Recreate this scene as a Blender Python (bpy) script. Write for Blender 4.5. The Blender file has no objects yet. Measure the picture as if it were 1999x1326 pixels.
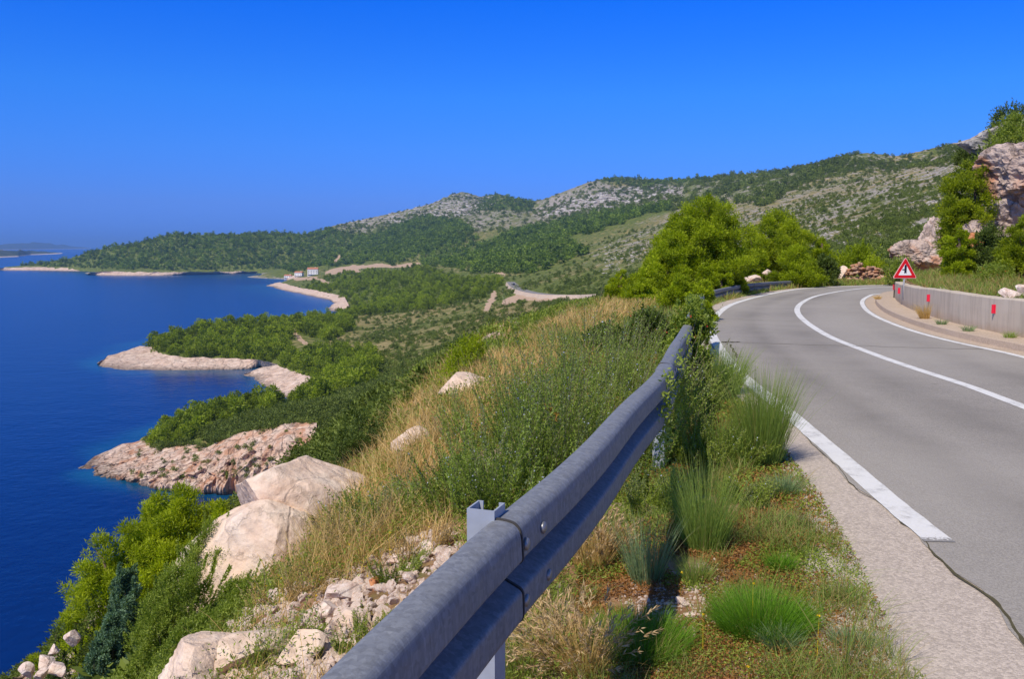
import bpy, bmesh, math, random
import numpy as np
from mathutils import Vector, Matrix

SC = bpy.context.scene
COL = SC.collection
rng = np.random.default_rng(7)
random.seed(7)
PI = math.pi

# ------------------------------------------------------------------ camera
F_PX, CX, CY, HORIZON = 1721.0, 999.5, 663.0, 480.0
CAM_Z = 1.8
TH = math.atan((CY - HORIZON) / F_PX)
cam_data = bpy.data.cameras.new('camera')
cam = bpy.data.objects.new('camera', cam_data)
COL.objects.link(cam)
cam.location = (0, 0, CAM_Z)
cam.rotation_euler = (PI / 2 - TH, 0, 0)
cam_data.sensor_width = 36.0
cam_data.lens = 36.0 * F_PX / 1999.0
cam_data.clip_start = 0.05
cam_data.clip_end = 120000.0
SC.camera = cam

# ------------------------------------------------------------------ sky and sun
SUN_DIR = Vector((-0.56, -0.72, 1.14)).normalized()      # towards the sun
SUN_EL = math.asin(SUN_DIR.z)
SUN_AZ = math.atan2(SUN_DIR.x, SUN_DIR.y)
world = bpy.data.worlds.new('World')
SC.world = world
world.use_nodes = True
wn, wl = world.node_tree.nodes, world.node_tree.links
wn.clear()
sky = wn.new('ShaderNodeTexSky')
sky.sky_type = 'NISHITA'
sky.sun_disc = False
sky.sun_elevation = SUN_EL
sky.sun_rotation = SUN_AZ
sky.altitude = 300.0
sky.air_density = 1.0
sky.dust_density = 0.2
sky.ozone_density = 4.0
hsv = wn.new('ShaderNodeHueSaturation')
hsv.inputs['Saturation'].default_value = 1.0
hsv.inputs['Value'].default_value = 1.0
tc = wn.new('ShaderNodeTexCoord')
sx = wn.new('ShaderNodeSeparateXYZ')
ramp = wn.new('ShaderNodeValToRGB')        # the clear polarised air near the horizon is deeper than the model's
_stops = [(0.0, (0.10, 0.27, 1.18)), (0.047, (0.165, 0.335, 1.06)), (0.104, (0.15, 0.43, 1.17)), (0.161, (0.115, 0.49, 1.28)), (0.267, (0.02, 0.44, 1.50)), (0.5, (0.42, 0.58, 0.80))]
for k_, (p_, c_) in enumerate(_stops):
    e_ = ramp.color_ramp.elements[k_] if k_ < 2 else ramp.color_ramp.elements.new(p_)
    e_.position = p_; e_.color = c_ + (1,)
mul = wn.new('ShaderNodeMixRGB')
mul.blend_type = 'MULTIPLY'
mul.inputs[0].default_value = 1.0
bg = wn.new('ShaderNodeBackground')
bg.inputs['Strength'].default_value = 0.13
wo = wn.new('ShaderNodeOutputWorld')
wl.new(sky.outputs[0], hsv.inputs['Color'])
wl.new(tc.outputs['Generated'], sx.inputs[0])
wl.new(sx.outputs['Z'], ramp.inputs[0])
wl.new(hsv.outputs[0], mul.inputs[1])
wl.new(ramp.outputs[0], mul.inputs[2])
wl.new(mul.outputs[0], bg.inputs['Color'])
wl.new(bg.outputs[0], wo.inputs['Surface'])

sun_data = bpy.data.lights.new('sun', 'SUN')
sun_data.energy = 4.6
sun_data.angle = math.radians(0.5)
sun_data.color = (1.0, 0.92, 0.78)
sun = bpy.data.objects.new('sun', sun_data)
COL.objects.link(sun)
sun.rotation_euler = SUN_DIR.to_track_quat('Z', 'Y').to_euler()

SC.view_settings.view_transform = 'Standard'
SC.view_settings.look = 'None'
SC.view_settings.exposure = 0.0
SC.view_settings.gamma = 1.0
SC.render.engine = 'CYCLES'
SC.cycles.max_bounces = 6
SC.cycles.diffuse_bounces = 3
SC.cycles.glossy_bounces = 2
SC.cycles.transmission_bounces = 3
SC.cycles.volume_bounces = 0
SC.cycles.use_denoising = True
SC.cycles.volume_step_rate = 20.0

# ------------------------------------------------------------------ numpy helpers
def _hash(ix, iy, iz, seed):
    h = (ix.astype(np.int64) * 374761393 + iy.astype(np.int64) * 668265263 + iz.astype(np.int64) * 2147483647 + seed * 974711) & 0xffffffff
    h = ((h ^ (h >> 13)) * 1274126177) & 0xffffffff
    h = ((h ^ (h >> 16)) * 2246822519) & 0xffffffff
    return ((h ^ (h >> 15)) & 0xffffff) / float(0xffffff) * 2.0 - 1.0

def noise(x, y, z=0.0, seed=0):
    x = np.asarray(x, float); y = np.asarray(y, float); z = np.zeros_like(x) + z
    ix, iy, iz = np.floor(x), np.floor(y), np.floor(z)
    fx, fy, fz = x - ix, y - iy, z - iz
    fx = fx * fx * fx * (fx * (fx * 6 - 15) + 10); fy = fy * fy * fy * (fy * (fy * 6 - 15) + 10); fz = fz * fz * fz * (fz * (fz * 6 - 15) + 10)
    flat = not np.any(fz)
    def plane(k):
        a = _hash(ix, iy, iz + k, seed); b = _hash(ix + 1, iy, iz + k, seed)
        c = _hash(ix, iy + 1, iz + k, seed); d = _hash(ix + 1, iy + 1, iz + k, seed)
        return (a * (1 - fx) + b * fx) * (1 - fy) + (c * (1 - fx) + d * fx) * fy
    p0 = plane(0)
    return p0 if flat else p0 * (1 - fz) + plane(1) * fz

def fbm(x, y, z=0.0, octv=4, seed=0, gain=0.5):
    s, a, f, tot = 0.0, 1.0, 1.0, 0.0
    for o in range(octv):
        s = s + a * noise(np.asarray(x) * f + 17.3 * o, np.asarray(y) * f - 9.1 * o, np.asarray(z) * f + 3.7 * o if np.any(z) else 0.0, seed + o)
        tot += a; a *= gain; f *= 2.03
    return s / tot

def sstep(a, b, x):
    t = np.clip((np.asarray(x, float) - a) / (b - a), 0, 1)
    return t * t * (3 - 2 * t)

def mesh_obj(name, verts, faces, mat=None, parent=None, smooth=False, attrs=None, mats=None, mat_idx=None):
    """one linked mesh object from arrays; faces is (n,3|4) or a list of such arrays"""
    verts = np.asarray(verts, dtype=np.float32)
    fl = faces if isinstance(faces, list) else [faces]
    fl = [np.asarray(f, dtype=np.int32) for f in fl if len(f)]
    me = bpy.data.meshes.new(name)
    me.vertices.add(len(verts))
    me.vertices.foreach_set('co', verts.ravel())
    if fl:
        loops = np.concatenate([f.ravel() for f in fl])
        cnt = np.concatenate([np.full(len(f), f.shape[1], np.int32) for f in fl])
        st = np.concatenate([[0], np.cumsum(cnt)[:-1]]).astype(np.int32)
        me.loops.add(len(loops)); me.loops.foreach_set('vertex_index', loops)
        me.polygons.add(len(cnt)); me.polygons.foreach_set('loop_start', st); me.polygons.foreach_set('loop_total', cnt)
        me.polygons.foreach_set('use_smooth', np.full(len(cnt), smooth, dtype=bool))
        if mat_idx is not None:
            me.polygons.foreach_set('material_index', np.asarray(mat_idx, np.int32))
    me.update(calc_edges=True)
    for k, v in (attrs or {}).items():
        v = np.asarray(v, np.float32)
        if v.ndim == 1:
            a = me.attributes.new(k, 'FLOAT', 'POINT'); a.data.foreach_set('value', v)
        elif v.shape[1] == 3:
            a = me.attributes.new(k, 'FLOAT_VECTOR', 'POINT'); a.data.foreach_set('vector', v.ravel())
        else:
            a = me.attributes.new(k, 'FLOAT_COLOR', 'POINT'); a.data.foreach_set('color', v.ravel())
    o = bpy.data.objects.new(name, me)
    COL.objects.link(o)
    for m in (mats or ([mat] if mat else [])):
        me.materials.append(m)
    if parent:
        o.parent = parent
    return o

def tag(o, label=None, cat=None, group=None, kind=None):
    if label: o['label'] = label
    if cat: o['category'] = cat
    if group: o['group'] = group
    if kind: o['kind'] = kind
    return o

def empty(name, loc=(0, 0, 0), rz=0.0, label=None, cat=None, group=None):
    o = bpy.data.objects.new(name, None)
    COL.objects.link(o)
    o.location = loc; o.rotation_euler = (0, 0, rz); o.empty_display_size = 0.2
    return tag(o, label, cat, group)

def copy_tree(o, loc=None, rz=None, scale=None, label=None, group=None):
    c = o.copy(); COL.objects.link(c)
    if loc is not None: c.location = loc
    if rz is not None: c.rotation_euler = (0, 0, rz)
    if scale is not None: c.scale = scale if hasattr(scale, '__len__') else (scale,) * 3
    if label: c['label'] = label
    if group: c['group'] = group
    for ch in list(o.children):
        d = ch.copy(); COL.objects.link(d); d.parent = c
        for g in list(ch.children):
            h = g.copy(); COL.objects.link(h); h.parent = d
    return c

class MB:
    """collects arrays of geometry into one mesh"""
    def __init__(self): self.v, self.q, self.t, self.n, self.a = [], [], [], 0, []
    def add(self, v, quads=None, tris=None, a=None):
        v = np.asarray(v, float).reshape(-1, 3)
        if quads is not None and len(quads): self.q.append(np.asarray(quads, np.int64) + self.n)
        if tris is not None and len(tris): self.t.append(np.asarray(tris, np.int64) + self.n)
        self.v.append(v); self.n += len(v)
        self.a.append(np.zeros(len(v)) if a is None else np.broadcast_to(np.asarray(a, float), (len(v),)))
        return self
    def box(self, lo, hi, M=None):
        x0, y0, z0 = lo; x1, y1, z1 = hi
        v = np.array([(x0, y0, z0), (x1, y0, z0), (x1, y1, z0), (x0, y1, z0), (x0, y0, z1), (x1, y0, z1), (x1, y1, z1), (x0, y1, z1)], float)
        if M is not None: v = v @ np.array(M.to_3x3()).T + np.array(M.translation)
        return self.add(v, [(0, 3, 2, 1), (4, 5, 6, 7), (0, 1, 5, 4), (1, 2, 6, 5), (2, 3, 7, 6), (3, 0, 4, 7)])
    def tube(self, pts, rads, seg=7, cap=True):
        pts = np.asarray(pts, float); n = len(pts); rads = np.broadcast_to(np.asarray(rads, float), (n,))
        d = np.gradient(pts, axis=0); d /= np.linalg.norm(d, axis=1)[:, None] + 1e-9
        up = np.array([0, 0, 1.0]) if abs(d[:, 2]).mean() < 0.8 else np.array([1.0, 0, 0])
        a = np.cross(d, up); a /= np.linalg.norm(a, axis=1)[:, None] + 1e-9
        b = np.cross(d, a)
        th = np.linspace(0, 2 * PI, seg, endpoint=False)
        v = pts[:, None] + rads[:, None, None] * (a[:, None] * np.cos(th)[None, :, None] + b[:, None] * np.sin(th)[None, :, None])
        q = [(i * seg + j, i * seg + (j + 1) % seg, (i + 1) * seg + (j + 1) % seg, (i + 1) * seg + j) for i in range(n - 1) for j in range(seg)]
        v = v.reshape(-1, 3); tr = []
        if cap:
            v = np.vstack([v, pts[0], pts[-1]]); e = n * seg
            tr = [(e, (j + 1) % seg, j) for j in range(seg)] + [(e + 1, (n - 1) * seg + j, (n - 1) * seg + (j + 1) % seg) for j in range(seg)]
        return self.add(v, q, tr)
    def build(self, name, mat=None, parent=None, smooth=False, attr=None):
        v = np.vstack(self.v); f = []
        if self.q: f.append(np.vstack(self.q))
        if self.t: f.append(np.vstack(self.t))
        return mesh_obj(name, v, f, mat, parent, smooth, {attr: np.concatenate(self.a)} if attr else None)

def grid_faces(nr, nc, wrap=False):
    i, j = np.meshgrid(np.arange(nr - 1), np.arange(nc if wrap else nc - 1), indexing='ij')
    k = (j + 1) % nc
    return np.stack([i * nc + j, i * nc + k, (i + 1) * nc + k, (i + 1) * nc + j], -1).reshape(-1, 4)

# ------------------------------------------------------------------ from the photograph's pixels to places
CT, ST = math.cos(TH), math.sin(TH)
SEA = -57.0
def ray(px, py):
    u = (np.asarray(px, float) - CX) / F_PX; v = (CY - np.asarray(py, float)) / F_PX
    dy = CT + v * ST; dz = -ST + v * CT
    return u / dy, dz / dy                       # X/Y and (Z-CAM_Z)/Y
def P3(px, py, Y):
    s, t = ray(px, py); Y = np.asarray(Y, float) + 0 * s
    return np.stack([s * Y, Y, CAM_Z + t * Y], -1)
def PZ(px, py, z=0.0):
    s, t = ray(px, py)
    Y = (z - CAM_Z) / t
    return np.stack([s * Y, Y, np.zeros_like(Y) + z], -1)
def proj(X, Y, Z):
    z = Z - CAM_Z; d = Y * CT - z * ST
    d = np.maximum(d, 1e-3)
    return CX + F_PX * X / d, CY - F_PX * (Y * ST + z * CT) / d

def spline(pts, step):
    """smooth curve through points, resampled to even spacing"""
    p = np.asarray(pts, float); p = np.vstack([2 * p[0] - p[1], p, 2 * p[-1] - p[-2]]); out = []
    for i in range(1, len(p) - 2):
        t = np.linspace(0, 1, 24, endpoint=False)[:, None]
        a, b, c, d = p[i - 1], p[i], p[i + 1], p[i + 2]
        out.append(0.5 * (2 * b + (c - a) * t + (2 * a - 5 * b + 4 * c - d) * t ** 2 + (3 * b - a - 3 * c + d) * t ** 3))
    out = np.vstack(out + [p[-2:-1]])
    return resample(out, step)
def resample(c, step=None, n=None):
    L = np.concatenate([[0], np.cumsum(np.linalg.norm(np.diff(c, axis=0), axis=1))])
    n = n or max(2, int(L[-1] / step) + 1)
    q = np.linspace(0, L[-1], n)
    return np.stack([np.interp(q, L, c[:, k]) for k in range(c.shape[1])], -1)
def smooth_curve(c, it):
    c = c.copy()
    for _ in range(it): c[1:-1] = 0.25 * c[:-2] + 0.5 * c[1:-1] + 0.25 * c[2:]
    return c
def normals_left(c):
    d = np.gradient(c[:, :2], axis=0); d /= np.linalg.norm(d, axis=1)[:, None] + 1e-12
    return np.stack([-d[:, 1], d[:, 0]], -1)
def offset(c, o):
    n = normals_left(c); r = c.copy(); r[:, :2] += n * np.asarray(o).reshape(-1, 1); return r
def signed_off(c, X, Y):
    """offset to the left of polyline c (positive left), and the index of the nearest point"""
    sh = np.shape(X); X = np.ravel(X); Y = np.ravel(Y); out = np.empty(len(X)); idx = np.empty(len(X), int)
    nl = normals_left(c)
    for k in range(0, len(X), 20000):
        dx = X[k:k + 20000, None] - c[None, :, 0]; dy = Y[k:k + 20000, None] - c[None, :, 1]
        d2 = dx * dx + dy * dy; i = d2.argmin(1); r = np.arange(len(i))
        sg = np.sign(dx[r, i] * nl[i, 0] + dy[r, i] * nl[i, 1])
        out[k:k + 20000] = np.sqrt(d2[r, i]) * sg; idx[k:k + 20000] = i
    return out.reshape(sh), idx.reshape(sh)

# road lines, read at ground level
_outer = PZ(*np.array([(1859.5, 1076), (1799.5, 1030), (1731.6, 980), (1671.6, 920), (1599.7, 860), (1531, 800), (1455.8, 741.5), (1430.3, 716), (1413.3, 692.7), (1396.3, 667.2), (1387.8, 646), (1392, 626.8), (1404.8, 609.9), (1426, 595.8), (1455.8, 585.6), (1489.8, 577.1), (1532, 568.7), (1574.7, 563.1)]).T)
_near = [(1.75, -12, 0), (1.98, -4, 0), (2.22, 1.5, 0)]
OUT = smooth_curve(spline(np.vstack([_near, _outer[:, :3], [(15.2, 39.6, 0), (19.5, 41.5, 0), (26, 43.2, 0), (36, 44.5, 0), (50, 45, 0)]]), 0.25), 12)
_cen = PZ(*np.array([(1999, 795), (1910, 760.2), (1829.6, 734.3), (1744.6, 706.3), (1672.4, 679.1), (1625.7, 660.8), (1591.7, 641.7), (1568.4, 624.7), (1557.7, 612), (1556.5, 601.4), (1566.2, 590.7), (1587.5, 580.1), (1617.2, 572.9), (1659.7, 566.1), (1723.4, 561)]).T)
CEN = smooth_curve(spline(np.vstack([[(4.65, -12, 0), (4.85, 0, 0)], _cen, [(20, 39.0, 0), (26, 40.5, 0), (35, 41.7, 0), (49, 42.2, 0)]]), 0.25), 8)
_inn = PZ(*np.array([(1999, 697.8), (1897.5, 675.7), (1838, 662.1), (1787, 648.1), (1744.6, 633.2), (1710.6, 618.4), (1691.5, 605.6), (1683, 592.9), (1686, 584.4), (1697.9, 578), (1714.9, 573.8)]).T)
INN = smooth_curve(spline(np.vstack([[(7.5, -12, 0), (7.6, 2, 0), (7.6, 8, 0)], _inn, [(17, 35.3, 0), (21.5, 36.9, 0), (26, 38.0, 0), (34, 39, 0), (48, 39.4, 0)]]), 0.25), 8)
KERB = smooth_curve(offset(INN, np.full(len(INN), -0.38)), 20)
WALL = smooth_curve(offset(INN, np.full(len(INN), -0.95)), 60)
RAIL_Z = .92
_rp = PZ(*np.array([(640, 1318), (722, 1236), (808, 1156), (896, 1076), (968, 1012), (1040, 958), (1104, 903), (1160, 850), (1211, 793), (1268, 740), (1294, 706), (1311, 674), (1329, 648), (1341, 622), (1350, 603), (1358, 588), (1366, 576)]).T, RAIL_Z)
_rd = _rp[1] - _rp[0]; _rd /= np.linalg.norm(_rd)
_rp[:, 0] += .012
RAIL_NEAR = smooth_curve(spline(np.vstack([_rp[0] - _rd * 3.2, _rp[0] - _rd * 1.6, _rp]), 0.1), 14)
def zpt(px, py, z): return PZ(px, py, z)
# ------------------------------------------------------------------ lie of the land
_LE = np.array([-50, -.2, 0, .9, 2.0, 3.0, 4.2, 5.0, 7.0, 9.0, 14, 25, 60, 78, 400])
_LZ = np.array([-.06, -.06, -.05, -.03, -.07, -.20, -.55, -1.15, -2.9, -5.2, -10.8, -22, -51.5, -60, -75])
_BE = np.array([-50, -.2, 0, .9, 2.0, 5.0, 9.0, 14., 20., 30, 400])
_BZ = np.array([-.06, -.06, -.05, -.03, .02, .10, .15, .05, -.5, -2, -40])
_RE = np.array([-50, .9, 1.15, 1.2, 4.0, 6.0, 8.0, 14., 40.])
_RZ = np.array([-.06, -.06, .02, .70, .85, 1.3, 2.9, 8.4, 20.])
def near_z(X, Y, rough=True):
    X = np.asarray(X, float); Y = np.asarray(Y, float)
    e, ie = signed_off(OUT, X, Y)
    w, iw = signed_off(INN, X, Y)
    r = -w                                                    # to the right of the inner line
    s = X / np.maximum(Y, 1.0)
    k = 1 - 0.30 * sstep(14, 26, Y)
    zl = np.interp(e * k, _LE, _LZ)
    zb = np.interp(e, _BE, _BZ)
    wb = sstep(0.13, 0.24, s) * sstep(24, 30, Y)
    z = zl * (1 - wb) + zb * wb
    zr = np.interp(r, _RE, _RZ)
    # the bank inside the bend stays low near its tip
    zr = np.where(r > 1.15, np.minimum(zr, 0.72 + 0.10 * np.maximum(r - 1.2, 0) + 2.2 * sstep(14.3, 18, X) * sstep(2.5, 8, r)), zr)
    z = np.where(r > 0.3, zr, z)
    if rough:
        off = np.maximum(e - 0.8, 0) + np.maximum(r - 1.3, 0)
        am = sstep(0, 1.5, off)
        z = z + am * (0.05 * fbm(X * 1.3, Y * 1.3, octv=3, seed=3) + 0.025 * fbm(X * 7, Y * 7, octv=3, seed=5))
        z = z + sstep(2.2, 6, np.where(e > 0, e, 0)) * 0.35 * fbm(X * .45, Y * .45, octv=3, seed=9) * (1 - wb)
    return z

# control points of the far land: (px, py, distance) and shore points (px, py)
_shore = [(160, 924), (192, 931), (256, 941), (307, 958), (363, 965), (405, 967), (474, 969), (560, 985), (640, 1010),
          (478, 736), (490, 747), (518, 759), (546, 775),
          (191, 714), (196, 720.6), (245, 726), (298, 727.6), (350, 727), (420, 725), (473, 724), (490, 723),
          (681, 605), (660, 609), (644, 610), (637, 605), (651, 593), (648, 587.6), (595, 577), (546, 566.6), (522, 559.6), (540, 553), (560, 546), (548, 538), (539, 532),
          (504, 533), (455, 534), (385, 536), (315, 538.6), (245, 538.6), (165, 537), (200, 526), (157, 529.5), (70, 528), (0, 527.5), (-60, 526)]
_shoreY = [(165, 240), (240, 262), (300, 278), (384, 302), (440, 318), (480, 330), (520, 343),                   # far side of the first point
           (200, 452), (250, 500), (300, 545), (378, 590), (465, 640), (560, 700), (620, 745), (660, 785),       # far side of the second
           (-60, 2350), (0, 2400), (60, 2550), (120, 2750), (200, 2950), (300, 3100), (420, 3400), (520, 3800)]
_sea = [(100, 200), (130, 235), (250, 192), (350, 190), (450, 193), (300, 310), (400, 345), (420, 375), (350, 370), (250, 370), (120, 420), (460, 380),
        (150, 480), (250, 560), (330, 650), (420, 730), (500, 900), (580, 850), (400, 1100), (500, 1400), (350, 1500), (200, 1500), (100, 1500), (300, 1000), (-50, 1000), (-50, 500), (-50, 250),
        (50, 100), (200, 130), (300, 150), (400, 165), (0, 150), (150, 170), (-100, 130),
        (-100, 3500), (60, 4000), (200, 4500), (350, 4800), (500, 5200), (-120, 1800), (-120, 2200)]
_land = [  # first point
         (186, 896, 241), (240, 870, 248), (270, 866, 243), (215, 905, 235), (300, 850, 246), (384, 815, 264), (427, 803, 272), (470, 795, 280), (525, 785, 295), (330, 868, 232), (363, 862, 230), (405, 868, 225), (427, 855, 224), (470, 840, 224), (512, 834, 222), (555, 821, 220), (615, 816, 220), (655, 835, 214), (640, 870, 204),
         (620, 785, 260), (650, 765, 280), (575, 785, 300), (650, 850, 180), (700, 820, 165), (760, 790, 160),
         # cove
         (612, 741, 350), (560, 777, 349), (578, 730, 372), (539, 716, 407), (640, 720, 380), (640, 755, 320), (700, 760, 262), (640, 690, 430), (700, 700, 380), (590, 660, 505), (800, 700, 300), (900, 700, 215), (980, 690, 190),
         # second point
         (205, 702, 445), (240, 690, 455), (272, 681, 464), (298, 680, 455), (308, 690, 445), (333, 697, 432), (420, 700, 430), (508, 706, 424), (300, 675, 470), (378, 645, 505), (465, 633, 540), (560, 628, 590), (600, 625, 620), (648, 632, 610), (450, 670, 480),
         # third
         (720, 600, 800), (750, 620, 620), (720, 650, 500), (800, 600, 690), (800, 640, 520), (900, 600, 560), (900, 640, 400), (1000, 640, 335), (1100, 610, 330), (700, 572, 950), (690, 590, 860),
         (590, 558, 1180), (620, 552, 1200), (600, 540, 1380), (575, 541, 1370), (690, 522, 1500), (640, 530, 1480), (820, 517, 1450), (800, 550, 1000), (900, 560, 760), (960, 590, 525), (1010, 570, 560), (1170, 579, 420), (1090, 579, 460), (1050, 595, 430),
         # headland
         (60, 515, 2250), (140, 503, 2200), (200, 490, 2200), (263, 475, 2200), (300, 465, 2200), (343, 455, 2250), (400, 457, 2300), (470, 456, 2350), (532, 454, 2400), (595, 456, 2450), (250, 515, 2000), (350, 500, 1980), (450, 500, 1980), (520, 505, 1950), (560, 520, 1700), (600, 500, 1850),
         # middle
         (850, 480, 1700), (720, 490, 1800), (660, 480, 2100), (760, 452, 2200), (830, 427, 2150), (800, 470, 1900), (900, 450, 1750), (950, 500, 1300), (1000, 460, 1500), (1100, 442, 1400), (1250, 411, 1300), (950, 540, 900), (1060, 540, 750),
         # ridge
         (632, 449, 2700), (655, 438, 2700), (700, 430, 2750), (780, 413, 2850), (840, 397, 3000), (880, 379, 3100), (905, 373, 3150), (940, 381, 3150), (975, 376, 3200), (1000, 385, 3100), (1050, 391, 2700), (1100, 373, 2500), (1150, 353, 2400), (1190, 346, 2350), (1240, 346, 2350), (1300, 349, 2300), (1400, 343, 2200), (1500, 335, 2000), (1600, 315, 1800), (1680, 298, 1600), (1750, 303, 1400), (1800, 292, 1150), (1850, 280, 1000), (1940, 261, 800), (2000, 245, 720), (2100, 225, 640), (2250, 200, 560),
         (1150, 372, 2050), (1150, 415, 1700), (1250, 375, 1950), (1270, 398, 1650), (1060, 405, 2250), (1050, 418, 1900),
         # slope to the right
         (1200, 480, 820), (1300, 440, 870), (1400, 400, 1050), (1500, 380, 950), (1600, 360, 880), (1700, 350, 820), (1800, 330, 730), (1900, 300, 620), (1200, 535, 500), (1300, 500, 490), (1400, 470, 490), (1500, 450, 460), (1600, 430, 430), (1700, 410, 390), (1800, 395, 340), (1900, 370, 300),
         (1300, 540, 330), (1500, 500, 265), (1600, 490, 245), (1700, 480, 225), (1800, 465, 205), (1900, 445, 180), (2000, 420, 160), (2150, 380, 150), (1300, 565, 200), (1500, 535, 140), (1700, 520, 125), (1850, 510, 110),
         # below the brow, unseen
         (700, 950, 110), (900, 900, 100), (1100, 790, 95), (1200, 700, 110), (1250, 640, 90)]
_cs, _cl, _cp = [], [], []
def _ctl(s, Y, p):
    _cs.append(float(s)); _cl.append(math.log(float(Y))); _cp.append(float(p))
for px, py in _shore:
    s, t = ray(px, py); _ctl(s, (SEA - CAM_Z) / t, 0.0)
for px, Y in _shoreY:
    s, t = ray(px, 600); _ctl(s, Y, 0.0)
for px, Y in _sea:
    s, t = ray(px, 600); _ctl(s, Y, -0.012)
_ridge0 = _land.index((632, 449, 2700))
for i, (px, py, Y) in enumerate(_land):
    s, t = ray(px, py); z = CAM_Z + t * Y
    _ctl(s, Y, (z - SEA) / Y)
    if _ridge0 <= i < _ridge0 + 27:
        Yb = Y * 1.22; _ctl(s, Yb, (z - 0.10 * Y - SEA) / Yb)
        Yc = Y * 1.8; _ctl(s, Yc, (z * 0.4 - 0.10 * Y - SEA) / Yc)
for s in np.linspace(-0.7, 0.75, 16):
    for Y in (34, 48, 64):
        z = float(near_z(np.array([s * Y]), np.array([float(Y)]), False)[0]); _ctl(s, Y, (z - SEA) / Y)
_cs, _cl, _cp = map(np.array, (_cs, _cl, _cp))
def _rbf_fit():
    n = len(_cs)
    d = np.hypot(_cs[:, None] - _cs[None], _cl[:, None] - _cl[None])
    A = np.zeros((n + 3, n + 3)); A[:n, :n] = -d - 1e-4 * np.eye(n) * 0
    Pm = np.stack([np.ones(n), _cs, _cl], 1); A[:n, n:] = Pm; A[n:, :n] = Pm.T
    A[:n, :n] += 2e-4 * np.eye(n)
    return np.linalg.lstsq(A, np.concatenate([_cp, np.zeros(3)]), rcond=None)[0]
_wts = _rbf_fit()
def far_p(s, l):
    out = np.empty(s.size); S, L = s.ravel(), l.ravel(); n = len(_cs)
    for k in range(0, len(S), 20000):
        d = np.hypot(S[k:k + 20000, None] - _cs[None], L[k:k + 20000, None] - _cl[None])
        out[k:k + 20000] = -d @ _wts[:n] + _wts[n] + _wts[n + 1] * S[k:k + 20000] + _wts[n + 2] * L[k:k + 20000]
    return out.reshape(s.shape)

# far grid (uniform in bearing and in log distance)
S0, S1, NC = -0.78, 0.84, 1250
L0, L1, NR = math.log(58.0), math.log(6500.0), 470
_gs = np.linspace(S0, S1, NC); _gl = np.linspace(L0, L1, NR)
_cgs = np.linspace(S0, S1, 420); _cgl = np.linspace(L0, L1, 235)
_CP = far_p(*np.meshgrid(_cgs, _cgl))
def bil(G, a0, a1, b0, b1, a, b):
    na, nb = G.shape[1], G.shape[0]
    x = np.clip((a - a0) / (a1 - a0) * (na - 1), 0, na - 1.001); y = np.clip((b - b0) / (b1 - b0) * (nb - 1), 0, nb - 1.001)
    i, j = x.astype(int), y.astype(int); u, v = x - i, y - j
    return (G[j, i] * (1 - u) + G[j, i + 1] * u) * (1 - v) + (G[j + 1, i] * (1 - u) + G[j + 1, i + 1] * u) * v
GSm, GLm = np.meshgrid(_gs, _gl)
GY = np.exp(GLm); GX = GSm * GY
_p = bil(_CP, S0, S1, L0, L1, GSm, GLm)
_rf = fbm(GX / 90, GY / 90, octv=5, seed=21)
_rid = 1 - 2 * np.abs(fbm(GX / 260, GY / 260, octv=4, seed=33))
_amp = np.clip(_p * 40, 0, 1) * (0.4 + 0.6 * sstep(0.02, 0.1, _p))
GZ = SEA + _p * GY - 1.3 * (1 - sstep(0.0, 0.012, _p)) + _amp * (np.clip(GY, 0, 2600) * 0.0032 * _rf + np.clip(GY - 500, 0, 2000) * 0.0035 * (_rid - 0.4))
GZ = GZ + np.clip(_p * 40, 0, 1) * 0.0012 * GY * fbm(GX / 14, GY / 14, octv=3, seed=41)
_wn = 1 - sstep(60, 105, GY)
if True:
    m = GY < 106
    zz = GZ[m]; zn = near_z(GX[m], GY[m], False)
    GZ[m] = zz * (1 - _wn[m]) + zn * _wn[m]
# the skyline, read from the photograph column by column: far heights are shifted so that the highest line of sight meets it
_SKY = np.array([(-200, 527, 2250), (0, 524, 2250), (60, 517, 2250), (140, 504, 2200), (175, 492, 2200), (228, 480, 2200), (263, 476, 2200), (298, 466, 2200), (343, 455, 2250), (368, 458, 2280), (420, 458, 2300), (473, 457, 2350), (532, 455, 2400), (595, 457, 2450), (625, 451, 2600), (655, 439, 2700), (700, 430, 2750), (780, 413, 2850), (840, 398, 3000), (880, 380, 3100), (905, 374, 3150), (938, 384, 3150), (955, 381, 3150), (975, 378, 3200), (1000, 386, 3100), (1040, 393, 2800), (1060, 389, 2700), (1100, 374, 2500), (1150, 355, 2400), (1180, 349, 2350), (1210, 348, 2350), (1300, 352, 2300), (1350, 350, 2250), (1400, 346, 2200), (1500, 337, 2000), (1600, 317, 1800), (1640, 305, 1700), (1690, 299, 1600), (1750, 305, 1400), (1800, 294, 1150), (1850, 282, 1000), (1940, 262, 800), (2000, 246, 720), (2100, 226, 640), (2250, 200, 560), (2600, 180, 560)])
_ss, _st = ray(_SKY[:, 0], _SKY[:, 1]); _dt = np.interp(_gs, _ss, _st); _dY = np.interp(_gs, _ss, _SKY[:, 2])
for _it in range(3):
    _T = np.where((GY > 0.5 * _dY[None]) & (GY < 1.6 * _dY[None]), (GZ - CAM_Z) / GY, -9); _corr = np.clip(_dt - _T.max(0), -.03, .03)
    _corr = np.convolve(np.pad(_corr, 4, mode='edge'), np.ones(9) / 9, 'valid')
    GZ = GZ + (_corr[None] * GY) * sstep(0.45, 0.9, GY / _dY[None]) * np.clip(_p * 60, 0, 1)
def far_z(X, Y):
    Y = np.maximum(np.asarray(Y, float), 1.0)
    return bil(GZ, S0, S1, L0, L1, np.asarray(X) / Y, np.log(Y))
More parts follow.
